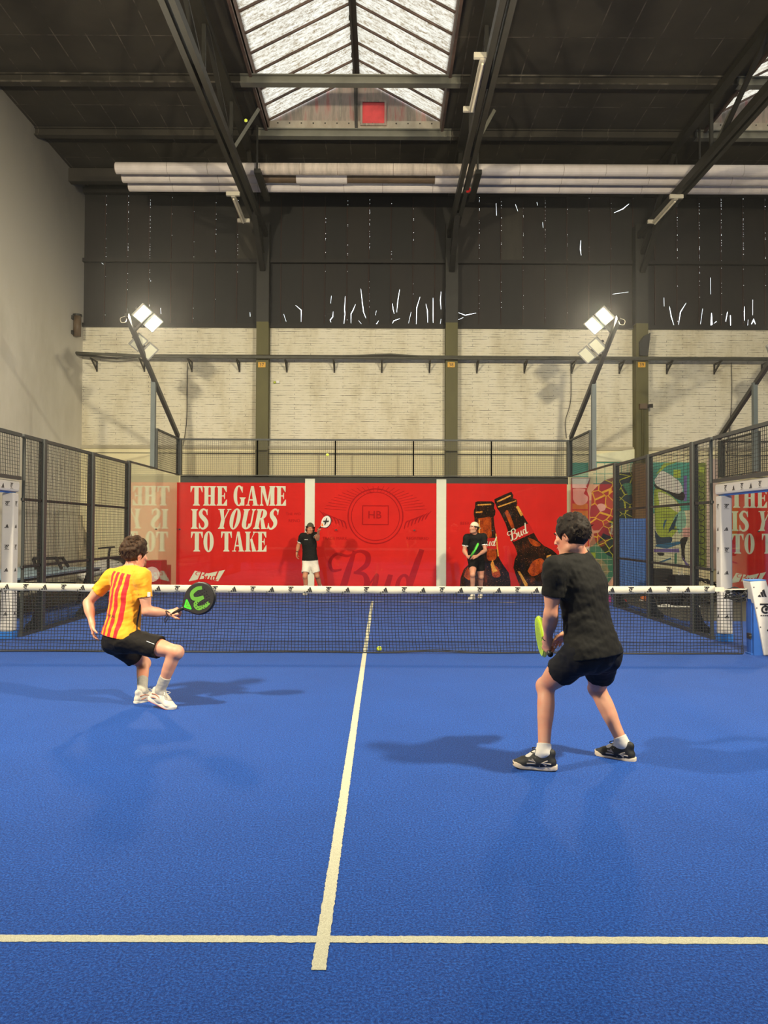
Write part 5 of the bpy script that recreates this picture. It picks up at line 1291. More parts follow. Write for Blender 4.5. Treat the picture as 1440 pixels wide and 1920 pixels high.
def shoe(par, A, fwd, pitch, s, cols, lacecol, label=None, extra=None):
    """A ankle joint; fwd level heading; pitch > 0 lifts the heel"""
    A = np.array(A, float); f0 = unit([fwd[0], fwd[1], 0]); f = unit(f0*math.cos(pitch)-np.array([0, 0, 1.])*math.sin(pitch)); u = unit(np.array([0, 0, 1.])*math.cos(pitch)+f0*math.sin(pitch)); r = np.cross(f, u)
    P = lambda a, b, c: A+s*(a*f+b*u+c*r)
    AX = [f, u, r]
    fl = Field(A-s*.27, A+s*.27, .0045)
    fl.cone(P(-.045, -.062, 0), P(.03, -.06, 0), s*.036, s*.04, .02); fl.cone(P(.03, -.055, 0), P(.12, -.072, .004), s*.043, s*.036, .03, side=r, flat=1.12)
    fl.cone(P(.12, -.074, .003), P(.172, -.078, -.003), s*.034, s*.024, .03, side=r, flat=1.3)
    fl.cone(P(-.035, -.05, 0), P(-.02, -.002, 0), s*.037, s*.04, .02); fl.cone(P(.0, -.03, 0), P(.045, -.028, 0), s*.038, s*.034, .03); fl.cone(P(.05, -.035, 0), P(.09, -.055, 0), s*.028, s*.026, .02)
    fl.ell(P(-.06, .0, 0), AX, np.array([.016, .022, .02])*s, .02)
    fl.cone(P(-.012, -.005, 0), P(-.004, .08, 0), s*.032, s*.036, .004, 's')
    fl.cut(P(0, -.083, 0), -u)
    o = skin_mesh('shoe', fl.mesh(), cols[0], par)
    out = [(-.088, 0), (-.08, .027), (-.04, .038), (.03, .037), (.09, .047), (.14, .047), (.178, .03), (.195, .0), (.18, -.034), (.14, -.045), (.07, -.036), (0, -.036), (-.05, -.034), (-.08, -.022)]
    out = [tuple(q) for q in catmull(out+[out[0]], 3)[:-1]]
    def fr(a, b, c):
        cc = c
        if a > .13: cc = c+(a-.13)*.22
        if a < -.05: cc = c+(-.05-a)*.12
        return P(a, -.103+cc/s, b)
    so = MB().prism(out, fr, .026*s); so.build('midsole', cols[1], o, True, .004)
    MB().prism([(a*.98, b*.98) for a, b in out], lambda a, b, c: fr(a, b, c-.004), .006).build('outsole', cols[2], o)
    for i in range(5):
        a = .035+.018*i; z = -.004-.2*(a-.035)-.012*(i > 2); w_ = .024
        Q = [P(a, z-.017, -w_), P(a+.006, z+.0, 0), P(a+.012, z-.017, w_)]; MB().tube(catmull(Q, 5), s*.0035, 5).build('lace', lacecol, o)
    for sg in (-1, 1):
        MB().tube(catmull([P(.04, .002, 0), P(.05, .02, .02*sg), P(.075, .012, .045*sg), P(.06, .0, .03*sg), P(.043, .0, .004*sg)], 5), s*.0032, 5).build('lace', lacecol, o)
    for i, (pl, mt) in enumerate(extra or []):
        for sg in (-1, 1):
            MB().tube([P(a, b, sg*c*1.06) for a, b, c in pl], s*.0055, 6).build('side_mark', mt, o)
    return o

def person(label, base, J, s, skin, shirt, shorts, hairm, hairstyle, sock, sockh, shoecol, lace, footL, footR, handL, handR, res=.0055, hem=.05, leghem=.68, sleeve=.60, shoe_extra=None, cap=None, fit=1.0, seed=1, cuff=None, hemr=.143):
    J = {k: np.array(v, float) for k, v in J.items()}
    root = thing('person', label, 'person', base)
    P, N, H = J['P'], J['N'], J['H']
    up = unit(N-P); rt = J['SR']-J['SL']; rt = unit(rt-up*(rt @ up)); fw = np.cross(up, rt)
    prt = J['HR']-J['HL']; prt = unit(prt-up*(prt @ up)); pfw = np.cross(up, prt)
    pts_ = [v for k, v in J.items() if k not in ('hf', 'hu', 'hs')]; lo = np.min(pts_, 0)-.22; hi = np.max(pts_, 0)+.22; lo[2] = max(lo[2], -.02)
    L_ = np.linalg.norm(N-P); T = lambda t: P+(N-P)*t
    # ---- body
    fl = Field(lo, hi, res)
    fl.ell(P, [prt, pfw, up], np.array([.16, .115, .13])*s, .03); fl.cone(T(.15), T(.5), .10*s, .115*s, .05, side=rt, flat=1.3); fl.ell(T(.68), [rt, fw, up], np.array([.165, .115, .2])*s, .05)
    fl.cone(J['SL']*.85+J['SR']*.15, J['SR']*.85+J['SL']*.15, .06*s, .06*s, .05); fl.cone(N, N*.4+J['SL']*.6, .055*s, .05*s, .05); fl.cone(N, N*.4+J['SR']*.6, .055*s, .05*s, .05)
    hu = J['hu'] = unit(J['hu']); hf = unit(J['hf']-hu*(J['hf'] @ hu)); hr = np.cross(hf, hu)
    hs = s*J.get('hs', np.array(1.0)); Hd = lambda a, b, c: H+hs*(a*hr+b*hf+c*hu); AX = [hr, hf, hu]
    fl.cone(N-up*.02*s, Hd(0, -.018, -.06), .062*s, .056*s, .03)
    fl.ell(Hd(0, -.012, .025), AX, np.array([.076, .097, .092])*hs, .02); fl.ell(Hd(0, .022, -.045), AX, np.array([.059, .07, .078])*hs, .03)
    fl.ell(Hd(0, .062, -.098), AX, np.array([.026, .022, .02])*hs, .025); fl.cone(Hd(-.05, .0, -.075), Hd(-.018, .06, -.1), .016*hs, .014*hs, .025); fl.cone(Hd(.05, .0, -.075), Hd(.018, .06, -.1), .016*hs, .014*hs, .025)
    fl.cone(Hd(-.034, .078, .022), Hd(.034, .078, .022), .012*hs, .012*hs, .015); fl.cone(Hd(0, .086, .012), Hd(0, .108, -.03), .007*hs, .012*hs, .01)
    for q in (-1, 1):
        fl.ell(Hd(.014*q, .098, -.034), AX, np.array([.009, .01, .008])*hs, .006); fl.ell(Hd(.042*q, .07, -.022), AX, np.array([.018, .014, .014])*hs, .02)
        fl.ell(Hd(.03*q, .093, .004), AX, np.array([.014, .012, .009])*hs, .008, 's')
        fl.ell(Hd(.078*q, -.008, -.008), [unit(hr+.4*q*-hf), unit(hf+.4*q*hr), hu], np.array([.008, .019, .031])*hs, .006)
        fl.ell(Hd(.085*q, -.004, -.004), AX, np.array([.006, .009, .016])*hs, .004, 's')
    fl.ell(Hd(0, .090, -.062), AX, np.array([.022, .010, .006])*hs, .006); fl.ell(Hd(0, .088, -.073), AX, np.array([.019, .010, .007])*hs, .006)
    for q in 'LR':
        S, E, W = J['S'+q], J['E'+q], J['W'+q]; out = rt if q == 'R' else -rt
        fl.ell(S-up*.02*s, [rt, fw, up], np.array([.052, .054, .066])*s, .03); fl.cone(S, E, .052*s, .041*s, .03); fl.ell(S*.5+E*.5, [unit(E-S), unit(np.cross(E-S, rt)), unit(np.cross(E-S, np.cross(E-S, rt)))], np.array([.09, .048, .048])*s, .03)
        fl.cone(E, W, .040*s, .027*s, .02); fl.ell(E*.7+W*.3, [unit(W-E), unit(np.cross(W-E, [0.1, .3, 1])), unit(np.cross(W-E, np.cross(W-E, [0.1, .3, 1])))], np.array([.085, .044, .042])*s, .03)
        hd = handL if q == 'L' else handR
        hand(fl, W, hd['d'], hd['n'], s*hd.get('s', 1.0), hd['curl'], hd.get('th', .5), hd.get('m', 1))
        fl.cone(W-unit(W-E)*.01, W+unit(hd['d'])*.03*s, .027*s, .024*s, .02, side=hd['n'], flat=.8)
        Hp, K, A = J['H'+q], J['K'+q], J['A'+q]
        fl.cone(Hp, K, .088*s, .056*s, .04); td = unit(K-Hp); sd = unit(A-K)
        bk = unit((td-sd)+1e-3); kb = unit(np.cross(sd, np.cross(sd, td)))   # towards the back of the calf
        kb = kb if kb @ (K-(Hp+A)/2) < 0 else -kb
        fl.ell(Hp*.55+K*.45-kb*.012*s, [td, unit(np.cross(td, prt)), unit(np.cross(td, np.cross(td, prt)))], np.array([.17, .076, .074])*s, .05)
        fl.ell(K-kb*.018*s, np.eye(3), np.array([.047, .047, .05])*s, .03)
        fl.cone(K, A, .05*s, .033*s, .03); fl.ell(K*.70+A*.30+kb*.017*s, [sd, kb, unit(np.cross(sd, kb))], np.array([.125, .050, .052])*s, .03); fl.cone(K*.5+A*.5+kb*.01*s, A+kb*.018*s, .038*s, .022*s, .03)
        ft = footL if q == 'L' else footR; ff = unit([ft[0][0], ft[0][1], -math.tan(ft[1])])
        fl.cone(A, A+ff*.07*s-np.array([0, 0, .045])*s, .032*s, .025*s, .03)
        fl.ell(A+np.cross(ff, [0, 0, 1])*.03*s, np.eye(3), np.array([.012]*3)*s, .012); fl.ell(A-np.cross(ff, [0, 0, 1])*.03*s, np.eye(3), np.array([.012]*3)*s, .012)
    bo = skin_mesh('body', fl.mesh(), skin, root)
    # ---- shirt
    fl = Field(lo, hi, res); g_ = fit
    hemc = P+up*(hem-.06)*s
    fl.ell(T(.70), [rt, fw, up], np.array([.182, .132, .205])*s*g_, .04); fl.cone(T(.62), hemc-up*.05, .128*s*g_, hemr*s*g_, .06, side=rt, flat=1.36)
    fl.cone(J['SL']*.8+J['SR']*.2, J['SR']*.8+J['SL']*.2, .07*s, .07*s, .06); fl.cone(N-up*.01, N*.35+J['SL']*.65, .062*s, .06*s, .05); fl.cone(N-up*.01, N*.35+J['SR']*.65, .062*s, .06*s, .05)
    for q in 'LR':
        S, E = J['S'+q], J['E'+q]; ad = unit(E-S); c = S+(E-S)*sleeve; e2 = S+(E-S)*(sleeve+.25)
        fl.ell(S-up*.02*s, [rt, fw, up], np.array([.07, .072, .084])*s, .04)
        fl.cone(S-ad*.02, e2, .068*s*g_, .065*s*g_, .04, cuts=[(c, ad, 1)])
        fl.cone(c-ad*.05, c+ad*.06, .052*s*g_, .057*s*g_, .004, 's')
    fl.ell(P, [prt, pfw, up], np.array([.186, .145, .2])*s*g_, .04)
    for q in 'LR': fl.ell(J['H'+q]-pfw*.02*s, [prt, pfw, up], np.array([.098, .108, .13])*s, .04)
    fl.ripple(.0035, 42, seed); fl.ripple(.0018, 95, seed+1)
    fl.cut(hemc, -up)
    nk = N+up*.035*s+fw*.005; fl.ell(nk+up*.03, [rt, fw, up], np.array([.072, .075, .05])*s, .008, 's')
    VF = fl.mesh(); V = VF[0]; q_ = V-P; attr = np.stack([q_ @ rt, (q_ @ up)/L_, q_ @ fw], -1)
    so = skin_mesh('shirt', VF, shirt, root, attr)
    if cuff is not None:
        for q in 'LR':
            S, E = J['S'+q], J['E'+q]; ad = unit(E-S); c = S+(E-S)*sleeve
            MB().tube([c-ad*.012, c+ad*.008], .069*s*g_, 16, False).build('sleeve_cuff', cuff, so, True)
    # ---- shorts
    fl = Field(lo, hi, res)
    fl.ell(P-up*.01, [prt, pfw, up], np.array([.172, .13, .145])*s, .03)
    fl.cone(P+up*.06*s, P-up*.02*s, .108*s, .125*s, .03, side=prt, flat=1.35)
    for q in 'LR':
        Hp, K = J['H'+q], J['K'+q]; td = unit(K-Hp); c = Hp+(K-Hp)*leghem; e2 = Hp+(K-Hp)*(leghem+.3)
        fl.ell(Hp-pfw*.022*s, [prt, pfw, up], np.array([.08, .09, .105])*s, .05)
        fl.cone(Hp, e2, .104*s, .098*s, .05, cuts=[(c, td, 1)])
        fl.cone(c-td*.06, c+td*.1, .078*s, .09*s, .004, 's')
    fl.ripple(.0035, 34, seed+5); fl.ripple(.0018, 80, seed+6)
    fl.cut(P+up*.10*s, up)
    sh = skin_mesh('shorts', fl.mesh(), shorts, root)
    # ---- socks, shoes
    for q, ft in (('L', footL), ('R', footR)):
        K, A = J['K'+q], J['A'+q]; d = unit(K-A)
        Hp = J['H'+q]; td = unit(K-Hp); kb = unit(np.cross(-d, np.cross(-d, td))); kb = kb if kb @ (K-(Hp+A)/2) < 0 else -kb
        ff = unit([ft[0][0], ft[0][1], -math.tan(ft[1])]); top = A+d*sockh*s; fs_ = Field(A-.16*s-[0, 0, .02], A+.28*s, .0045)
        fs_.cone(K, A, .056*s, .039*s, .02); fs_.cone(K*.5+A*.5+kb*.01*s, A+kb*.018*s, .044*s, .029*s, .03); fs_.cone(A, A+ff*.09*s-np.array([0, 0, .045])*s, .039*s, .03*s, .03)
        fs_.ripple(.0012, 120, seed); fs_.cut(top, d); skin_mesh('sock', fs_.mesh(), sock, root)
        shoe(root, A, ft[0], ft[1], s, shoecol, lace, extra=shoe_extra)
    # ---- hair, brows, eyes
    for q in (-1, 1):
        e = MB().ball(Hd(.029*q, .0735, .004), .012*hs, 14).build('eye', M_EYEW, bo, True)
        MB().ball(Hd(.029*q, .0805, .004), .006*hs, 10).build('iris', M_IRIS, bo, True)
        MB().tube(catmull([Hd(.013*q, .094, .022), Hd(.03*q, .096, .028), Hd(.052*q, .08, .022)], 4), .0042*hs, 6).build('eyebrow', hairm, bo, True)
    MB().tube(catmull([Hd(-.022, .094, -.066), Hd(0, .101, -.066), Hd(.022, .094, -.066)], 5), [.0025*hs]*3+[.0045*hs]*5+[.0025*hs]*3, 6).build('lips', M_LIP, bo, True)
    rs_ = np.random.RandomState(seed+20); hst = hairstyle
    fl = Field(H-.2*s, H+.22*s, min(res, .005))
    fl.ell(Hd(0, -.016, .03), AX, (np.array([.081, .1, .098])+hst['t']*.55)*hs, .02)
    for i in range(hst['n']):
        v = rs_.randn(3); v = unit(v)
        if v[2] < -.62 or v[1] > .62 and v[2] < .55: continue
        if v[1] > .25 and v[2] < .25: continue
        c = Hd(*(np.array([.081, .1, .098])*v*(1+hst['t']*4*(v[2]+.6))+[0, -.016, .03]))
        fl.ell(c, [unit(rs_.randn(3)) for _ in range(1)]+[hf, hu] if 0 else AX, np.array([hst['r']]*3)*(.7+.7*rs_.rand(3))*hs, .008)
    for c, r_ in hst.get('extra', []): fl.ell(Hd(*c), AX, np.array(r_)*hs, .02)
    fl.cut(Hd(0, hst['front'], .03), unit(hf-.55*hu)); 
    fl.ell(Hd(0, .10, -.05), AX, np.array([.09, .085, .085])*hs, .01, 's')
    fl.cut(Hd(0, 0, hst['nape']), unit(-hu+.35*hf))
    for q in (-1, 1): fl.ell(Hd(.082*q, .012, -.02), AX, np.array([.03, .026, .036])*hs, .006, 's')
    if cap: fl.cut(Hd(0, 0, .042), unit(hu-.10*hf))
    ho = skin_mesh('hair', fl.mesh(), hairm, root)
    m = MB()
    for i in range(hst['strands']):
        v = unit(rs_.randn(3)); 
        if v[1] > .45 and v[2] < .5 or v[2] < -.45 or (cap and v[2] > -.1): continue
        c = np.array([.083, .102, .1])*v*(1+hst['t']*3)+[0, -.016, .03]; tg = np.cross(v, rs_.randn(3)); tg = unit(tg+[0, -.2, -.8*(v[2] < .6)]); w_ = np.cross(v, tg)
        cu = hst['curl']; Q = [Hd(*(c+tg*l-v*.004+v*.006*math.sin(l*60)+w_*cu*math.sin(l*90+i)+v*hst['lift']*l)) for l in np.linspace(0, hst['len'], 6)]
        m.tube(Q, [.0032*hs, .0032*hs, .003*hs, .0026*hs, .002*hs, .001*hs], 4, False)
    m.build('hair_strands', hairm, ho, True)
    if cap:
        fl = Field(H-.2*s, H+.22*s, .005); fl.ell(Hd(0, -.014, .034), AX, np.array([.0845, .105, .097])*hs, .01); fl.cut(Hd(0, 0, .034), unit(-hu+.10*hf))
        co = skin_mesh('cap', fl.mesh(), cap, root)
        MB().prism([(-.07, 0), (-.06, -.05), (0, -.075), (.06, -.05), (.07, 0)], lambda a, b, c: Hd(a, -.112+b, .03-.35*abs(a)+b*.25+c), .006).build('brim', cap, co)
    return root, dict(bo=bo, shirt=so, shorts=sh, up=up, rt=rt, fw=fw, Hd=Hd, J=J)

# ---- rackets
def racket(label, G, ax, nr, cols, cord=None, s=1.0, wmark=False, xmark=False):
    """G butt of the grip, ax grip->tip, nr face normal"""
    ax = unit(ax); nr = unit(np.array(nr)-ax*(np.array(nr) @ ax)); sd = np.cross(ax, nr); G = np.array(G, float)
    t = thing('padel_racket', label, 'racket', G, 'padel rackets in hand')
    fr = frame(G-nr*.019, ax, sd, nr)
    out = [(.135, .022), (.165, .045), (.205, .088), (.25, .118), (.305, .131), (.36, .124), (.41, .098), (.445, .055), (.456, .0)]
    out = out+[(a, -b) for a, b in out[::-1][1:]]; out = [tuple(q) for q in catmull(out, 3)]
    o = MB().prism(out, fr, .038).build('blade', cols[0], t, bevel=.008)
    rim = catmull(out, 1); MB().tube([fr(a, b, .019) for a, b in rim], .0125, 8).build('rim', cols[1], t, True)
    MB().tube([fr(.0, 0, .019), fr(.05, 0, .019), fr(.11, 0, .019), fr(.14, 0, .019)], [.0165, .0155, .016, .02], 12).build('grip', cols[2], t, True)
    MB().tube([fr(-.006, 0, .019), fr(.004, 0, .019)], .019, 12).build('butt_cap', cols[2], t, True)
    tri = [(.145, 0), (.2, .05), (.215, .03), (.21, -.03), (.2, -.05)]
    for w_, sg in ((.0388, 1), (-.0008, -1)):
        m = MB().flat([[(.148, .004), (.196, .05), (.207, .046), (.207, -.046), (.196, -.05), (.148, -.004)]], fr, w_); m.build('throat_insert', cols[3], o)
        m = MB().flat([[(.165, .003), (.19, .032), (.19, .003)], [(.165, -.003), (.19, -.032), (.19, -.003)], [(.194, .034), (.202, .034), (.202, -.034), (.194, -.034)]], fr, w_+sg*.0006); m.build('throat_slots', cols[4], o)
        if wmark:
            W_ = []
            for q in (stroke([(.385, .075), (.33, .085), (.265, .07), (.255, .03), (.30, .012), (.36, .01)], [.03, .034, .036, .034, .032, .03], 5), stroke([(.36, .01), (.30, -.005), (.262, -.03), (.275, -.072), (.335, -.085), (.385, -.07)], [.03, .032, .034, .036, .034, .03], 5)): W_ += q
            MB().flat(W_, fr, w_+sg*.0008).build('letter_mark', cols[5], o)
        if xmark:
            MB().flat(stroke([(.24, .05), (.3, .01), (.38, -.06)], [.02, .05, .02], 4)+stroke([(.25, -.06), (.32, 0), (.40, .05)], [.02, .045, .02], 4), fr, w_+sg*.0008).build('cross_mark', cols[5], o)
        m = MB()
        for i in range(9):
            for j in range(9):
                a, b = .235+.024*i, -.096+.024*j
                if ((a-.318)/.105)**2+(b/.1)**2 < 1: m.flat([ell(a+.004*((j % 2)*2-1), b, .005, .005, 8)], fr, w_+sg*.0012)
        m.build('drill_holes', cols[6], o)
    if cord is not None:
        MB().tube(catmull([fr(0, 0, .019)]+[np.array(c) for c in cord]+[fr(-.002, .004, .019)], 5), .0035, 6).build('wrist_cord', cols[6], t, True)
    return t
# ================================================================ the four players
M_CORD = mat('black_cord', (18, 18, 18), .6, .1, 9)
M_SHW = mat('white_shoe_mesh', (206, 198, 184), .6, .12, 16); M_CORAL = mat('coral_rubber', (226, 92, 78), .55, .08, 9); M_SOLEW = mat('white_sole', (224, 216, 200), .6, .06, 9)
M_SHB = mat('black_shoe_mesh', (30, 30, 30), .65, .15, 20); M_SOLEC = mat('cream_sole', (222, 204, 180), .6, .08, 9); M_SOLED = mat('worn_black_rubber', (44, 40, 38), .7, .1, 9); M_SILV = mat('silver_side_stripe', (150, 142, 136), .4, .1, 9)
M_BRZ = mat('brown_side_stripe', (150, 92, 70), .5, .1, 9)
GRIPCURL = (1.25, 1.35, .8)
# left player in the striped shirt
J = dict(P=at(226, 1192, 6.98), N=at(248, 1067, 7.02), H=at(254, 1039, 7.02), hf=(.74, .66, -.1), hu=(.12, .08, 1), SL=at(207, 1083, 7.14), SR=at(268, 1082, 6.88), EL=at(165, 1130, 7.12), WL=at(173, 1170, 7.0), ER=at(275, 1146, 6.86), WR=at(318, 1150, 6.98),
         HL=at(216, 1204, 7.06), HR=at(242, 1200, 6.92), KL=at(270, 1243, 7.36), AL=at(267, 1297, 7.08), KR=at(331, 1222, 6.78), AR=at(300, 1297, 6.84), hs=1.02)
g0 = at(326, 1150, 6.955); ax0 = unit(at(376, 1122, 6.90)-at(334, 1146, 6.955)); n0 = np.array([.12, -.97, .2])
cur = dict(t=.03, n=230, r=.02, front=.075, nape=-.075, strands=420, curl=.006, len=.045, lift=.15)
r1, D1 = person('player in a yellow shirt with red stripes lunging at the net, holding a black racket', (at(285, 1300, 6.95)[0], at(285, 1300, 6.95)[1], 0), J, .99, M_SKIN, M_STRIPE, M_BROWNS, M_HBROWN, cur, M_SOCKG, .15, (M_SHW, M_SOLEW, M_CORAL), M_SOLEW,
    ((.6, .8), .0), ((.96, -.28), .32), dict(d=unit([.1, -.1, -1]), n=(.9, .3, .1), curl=(.35, .4, .3), th=.4, m=-1), dict(d=unit(at(336, 1145, 6.95)-at(318, 1150, 6.98)), n=(0.15, .75, -.5), curl=GRIPCURL, th=.1, m=1), fit=.97, seed=3, leghem=.66,
    shoe_extra=[([(-.05, -.03, .036), (-.01, -.02, .042), (.03, -.03, .043), (.05, -.055, .043), (.02, -.065, .043)], M_BRZ), ([(-.04, -.06, .04), (0, -.05, .043), (.03, -.05, .044)], M_BRZ)])
M_GRN = mat('neon_green_plastic', (70, 226, 50), .4, .05, 9); M_GRN2 = mat('leaf_green_print', (92, 150, 50), .5, .1, 9); M_RBLK = mat('black_racket_face', (38, 35, 32), .5, .1, 9)
WR = J['WR']
racket('black padel racket with a green letter mark, held by the player in the striped shirt', g0-ax0*.02, ax0, n0, (M_RBLK, M_CLAMP, M_CLAMP, M_GRN, M_GRN2, M_GRN2, M_CLAMP), wmark=True,
       cord=[WR+[-.02, -.05, .03], WR+[-.0, -.045, -.03], WR+[-.03, -.03, -.075], WR+[-.045, 0, -.05], WR+[-.02, .04, -.02], WR+[0, .03, .035]])
tb = MB()
# printed patch on the sleeve and line on the shorts
S_, E_ = J['SR'], J['ER']; c = S_*.5+E_*.5; n_ = unit([.75, -.66, 0])
MB().box(c+n_*.0655, (.03, .004, .04), np.array([unit(np.cross([0, 0, 1.], n_)), n_, [0, 0, 1.]]).T).build('sleeve_patch', M_WHT, D1['shirt'], bevel=.002)
a = J['HR']*.45+J['KR']*.55; 
MB().tube([J['HR']*.56+J['KR']*.44+[.0, -.094, .048], J['HR']*.40+J['KR']*.60+[.0, -.092, .038]], .0028, 5).build('reflective_strip', M_WHT, D1['shorts'])
# right player in black
J = dict(P=at(1110, 1217, 5.08), N=at(1083, 1043, 5.16), H=at(1071, 1005, 5.12), hf=(-.76, .62, -.12), hu=(-.1, .12, 1), SL=at(1040, 1068, 5.0), SR=at(1103, 1070, 5.36), EL=at(1033, 1150, 5.02), WL=at(1027, 1200, 5.19), ER=at(1098, 1150, 5.56), WR=at(1066, 1186, 5.46),
         HL=at(1088, 1226, 5.0), HR=at(1132, 1228, 5.18), KL=at(1023, 1286, 5.28), AL=at(1019, 1411, 5.12), KR=at(1119, 1290, 5.5), AR=at(1168, 1396, 5.37), hs=1.04)
shp = dict(t=.016, n=300, r=.010, front=.072, nape=-.072, strands=260, curl=.002, len=.024, lift=.0)
axr = unit([.01, .96, .24]); gr = at(1029, 1221, 5.215)
r2, D2_ = person('player in black shirt and shorts seen from behind on the right, knees bent', (at(1090, 1420, 5.2)[0], at(1090, 1420, 5.2)[1], 0), J, 1.03, M_SKIN, M_BLACKT, M_NAVYS, M_HDARK, shp, M_SOCK, .055, (M_SHB, M_SOLEC, M_SOLED), M_SHB,
    ((-.96, .28), .0), ((-.78, .62), .0), dict(d=unit(at(1024, 1222, 5.24)-at(1027, 1200, 5.19)), n=(.8, .5, .1), curl=GRIPCURL, th=.1, m=1), dict(d=unit(at(1046, 1200, 5.52)-at(1066, 1186, 5.46)), n=(-.4, .1, -.8), curl=(.3, .35, .25), th=.6, m=-1), seed=11, leghem=.54, hem=.01, hemr=.146, fit=1.03,
    shoe_extra=[([(-.02, -.07, .039), (.02, -.045, .043), (.05, -.025, .036)], M_SILV), ([(.02, -.075, .041), (.05, -.05, .043), (.07, -.035, .037)], M_SILV), ([(-.05, -.06, .036), (.0, -.055, .043), (.09, -.045, .04)], M_SILV), ([(-.03, -.04, .04), (.02, -.06, .043), (.1, -.065, .042)], M_SILV)])
M_LIME = mat('lime_yellow_racket', (176, 206, 36), .45, .1, 9)
W = J['WL']
racket('lime yellow padel racket seen edge-on, held by the player in black on the right', gr-axr*.05, axr, (.985, -.04, .12), (M_LIME, M_LIME, M_CLAMP, M_RBLK, M_LIME, M_RBLK, M_RBLK))
MB().tube(catmull([W+[.033*math.cos(a), .02*math.sin(a)*1.6, .012*math.sin(a)+.01] for a in np.linspace(0, 2*PI, 12)], 3), .005, 6).build('wristband', M_CORD, r2, True)
W = J['WR']; d_ = unit(J['WR']-J['ER'])
MB().tube([W-d_*.03, W-d_*.01], .034, 14).build('watch', M_CORD, r2, True)
# far left player serving
J = dict(P=at(581, 1050, 18.8), N=at(579, 1002, 18.8), H=at(581.5, 990.5, 18.68), hf=(.1, -1, .12), hu=(.08, -.12, 1), SR=at(566.5, 1006, 18.85), SL=at(591, 1003.5, 18.7), ER=at(559.5, 1023, 18.9), WR=at(556.7, 1037, 18.7), EL=at(595.5, 1010.5, 18.42), WL=at(597, 997.5, 18.24),
         HR=at(576, 1052, 18.8), HL=at(587, 1051, 18.78), KR=at(572, 1081, 18.62), AR=at(574, 1109.5, 18.7), KL=at(594.5, 1079.5, 18.75), AL=at(602, 1107, 19.05), hs=1.03)
J['AR'][2] = .1; J['AL'][2] = .1
lng = dict(t=.022, n=160, r=.022, front=.06, nape=-.1, strands=60, curl=.004, len=.05, lift=.1, extra=[((.08, -.045, -.045), (.03, .04, .052)), ((-.08, -.045, -.045), (.03, .04, .052))])
M_CAPG = fabric('olive_cap_cloth', (74, 72, 56)); M_CAPW = fabric('cream_cap_cloth', (222, 212, 186))
axf = unit(at(611, 978.5, 18.1)-at(598.5, 990, 18.2))
r3, D3 = person('player in black shirt and white shorts raising a racket at the far wall', (at(588, 1110, 18.85)[0], at(588, 1110, 18.85)[1], 0), J, 1.0, M_SKIN2, M_BLACKT, M_WHITES, M_HDARK, lng, M_SOCK, .14, (M_SHW, M_SOLEW, M_SOLEW), M_SOLEW,
    ((.55, -.85), .0), ((-.15, -1), .0), dict(d=unit(at(598.3, 991, 18.2)-J['WL']), n=(.5, -.4, .1), curl=GRIPCURL, th=.1, m=1), dict(d=(-.05, -.15, -1), n=(.9, -.2, 0), curl=(.45, .5, .4), th=.4, m=1), res=.007, seed=31, cap=M_CAPG, leghem=.78, cuff=M_WHT, sleeve=.6)
M_RW = mat('white_racket_face', (222, 216, 208), .5, .06, 9); M_ORNG = mat('orange_throat', (236, 120, 40), .5, .1, 9)
racket('white padel racket with a dark cross mark, raised by the far player in white shorts', at(598.3, 991, 18.2)-axf*.05, axf, (-.45, -.85, .25), (M_RW, M_CLAMP, M_CLAMP, M_ORNG, M_ORNG, M_RBLK, M_CORD), xmark=True)
MB().tube(catmull([J['N']-D3['up']*.12+D3['fw']*.128+D3['rt']*k for k in (.05, .02, -.01, -.04)], 3), .006, 5).build('chest_mark', M_WHT, D3['shirt'], True)
d_ = unit(J['WR']-J['ER']); MB().tube([J['WR']-d_*.03, J['WR']-d_*.005], .034, 12).build('watch', M_CORD, r3, True)
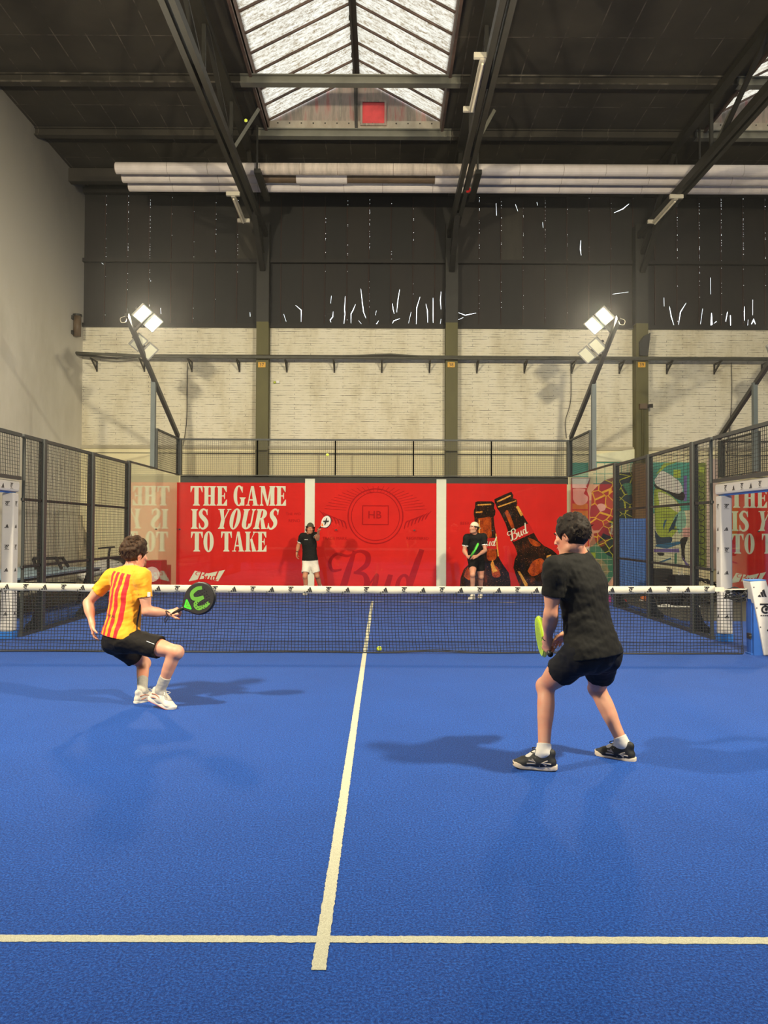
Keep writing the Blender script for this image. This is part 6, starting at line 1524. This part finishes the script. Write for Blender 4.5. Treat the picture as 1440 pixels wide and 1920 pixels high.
# far right player with the pale cap
J = dict(P=at(893, 1049, 17.7), N=at(889.5, 1002.5, 17.62), H=at(888.5, 989.5, 17.5), hf=(-.78, -.6, .16), hu=(.12, -.05, 1), SR=at(874.5, 1008.5, 17.5), SL=at(907, 1007, 17.62), ER=at(870.5, 1033, 17.5), WR=at(877, 1044, 17.28), EL=at(909.5, 1032, 17.55), WL=at(894, 1043, 17.3),
         HR=at(887, 1051, 17.66), HL=at(900, 1052, 17.72), KR=at(886, 1077, 17.38), AR=at(886.5, 1116, 17.6), KL=at(902, 1081, 17.72), AL=at(901, 1113, 18.0), hs=1.03)
J['AR'][2] = .1; J['AL'][2] = .1
rg = at(880.5, 1047.5, 17.2)
axg = unit([.32, -.25, .62])
lng2 = dict(t=.014, n=160, r=.018, front=.05, nape=-.1, strands=60, curl=.003, len=.04, lift=.05)
r4, D4 = person('player in black with a cream cap turned backwards waiting at the far wall', (at(893, 1115, 17.75)[0], at(893, 1115, 17.75)[1], 0), J, 1.0, M_SKIN, M_BLACKT, M_BLACKS, M_HBROWN, lng2, M_SOCK, .14, (M_SHW, M_SOLEW, M_SOLEW), M_SOLEW,
    ((-.25, -.95), .0), ((-.55, -.85), .0), dict(d=unit(rg-J['WL']), n=(-.3, .5, -.5), curl=(.8, .8, .5), th=.3, m=1), dict(d=unit(rg+[.02, -.02, 0]-J['WR']), n=(.6, .3, .1), curl=GRIPCURL, th=.1, m=-1), res=.007, seed=41, cap=M_CAPW, leghem=.62, cuff=M_WHT, fit=1.05)
M_GR3 = mat('bright_green_racket', (90, 214, 70), .45, .1, 9)
racket('bright green padel racket held low by the far player in the cream cap', rg-axg*.06, axg, (.95, -.05, -.42), (M_GR3, M_GR3, M_CLAMP, M_RBLK, M_GR3, M_RBLK, M_RBLK), wmark=True)
MB().tube(catmull([J['N']-D4['up']*.13+D4['fw']*.13+D4['rt']*k for k in (.05, .02, -.01, -.04)], 3), .006, 5).build('chest_mark', M_WHT, D4['shirt'], True)
# ================================================================ thin haze added for the glow around the lamps
hz = bpy.data.materials.new('glow_haze'); hz.use_nodes = True; nt = hz.node_tree; nt.nodes.remove(nt.nodes['Principled BSDF'])
vs_ = nt.nodes.new('ShaderNodeVolumeScatter'); vs_.inputs['Density'].default_value = .0008; vs_.inputs['Anisotropy'].default_value = .82; vs_.inputs['Color'].default_value = (1, 1, 1, 1)
nt.links.new(vs_.outputs[0], nt.nodes['Material Output'].inputs['Volume'])
hb = MB().lim(XL-.8, XR+.8, YB-.8, YW+.8, -.6, ZROOF+2.2).build('haze', hz); hb['kind'] = 'structure'; hb['label'] = 'thin added haze giving the floodlights their glow'
hb.display_type = 'WIRE'
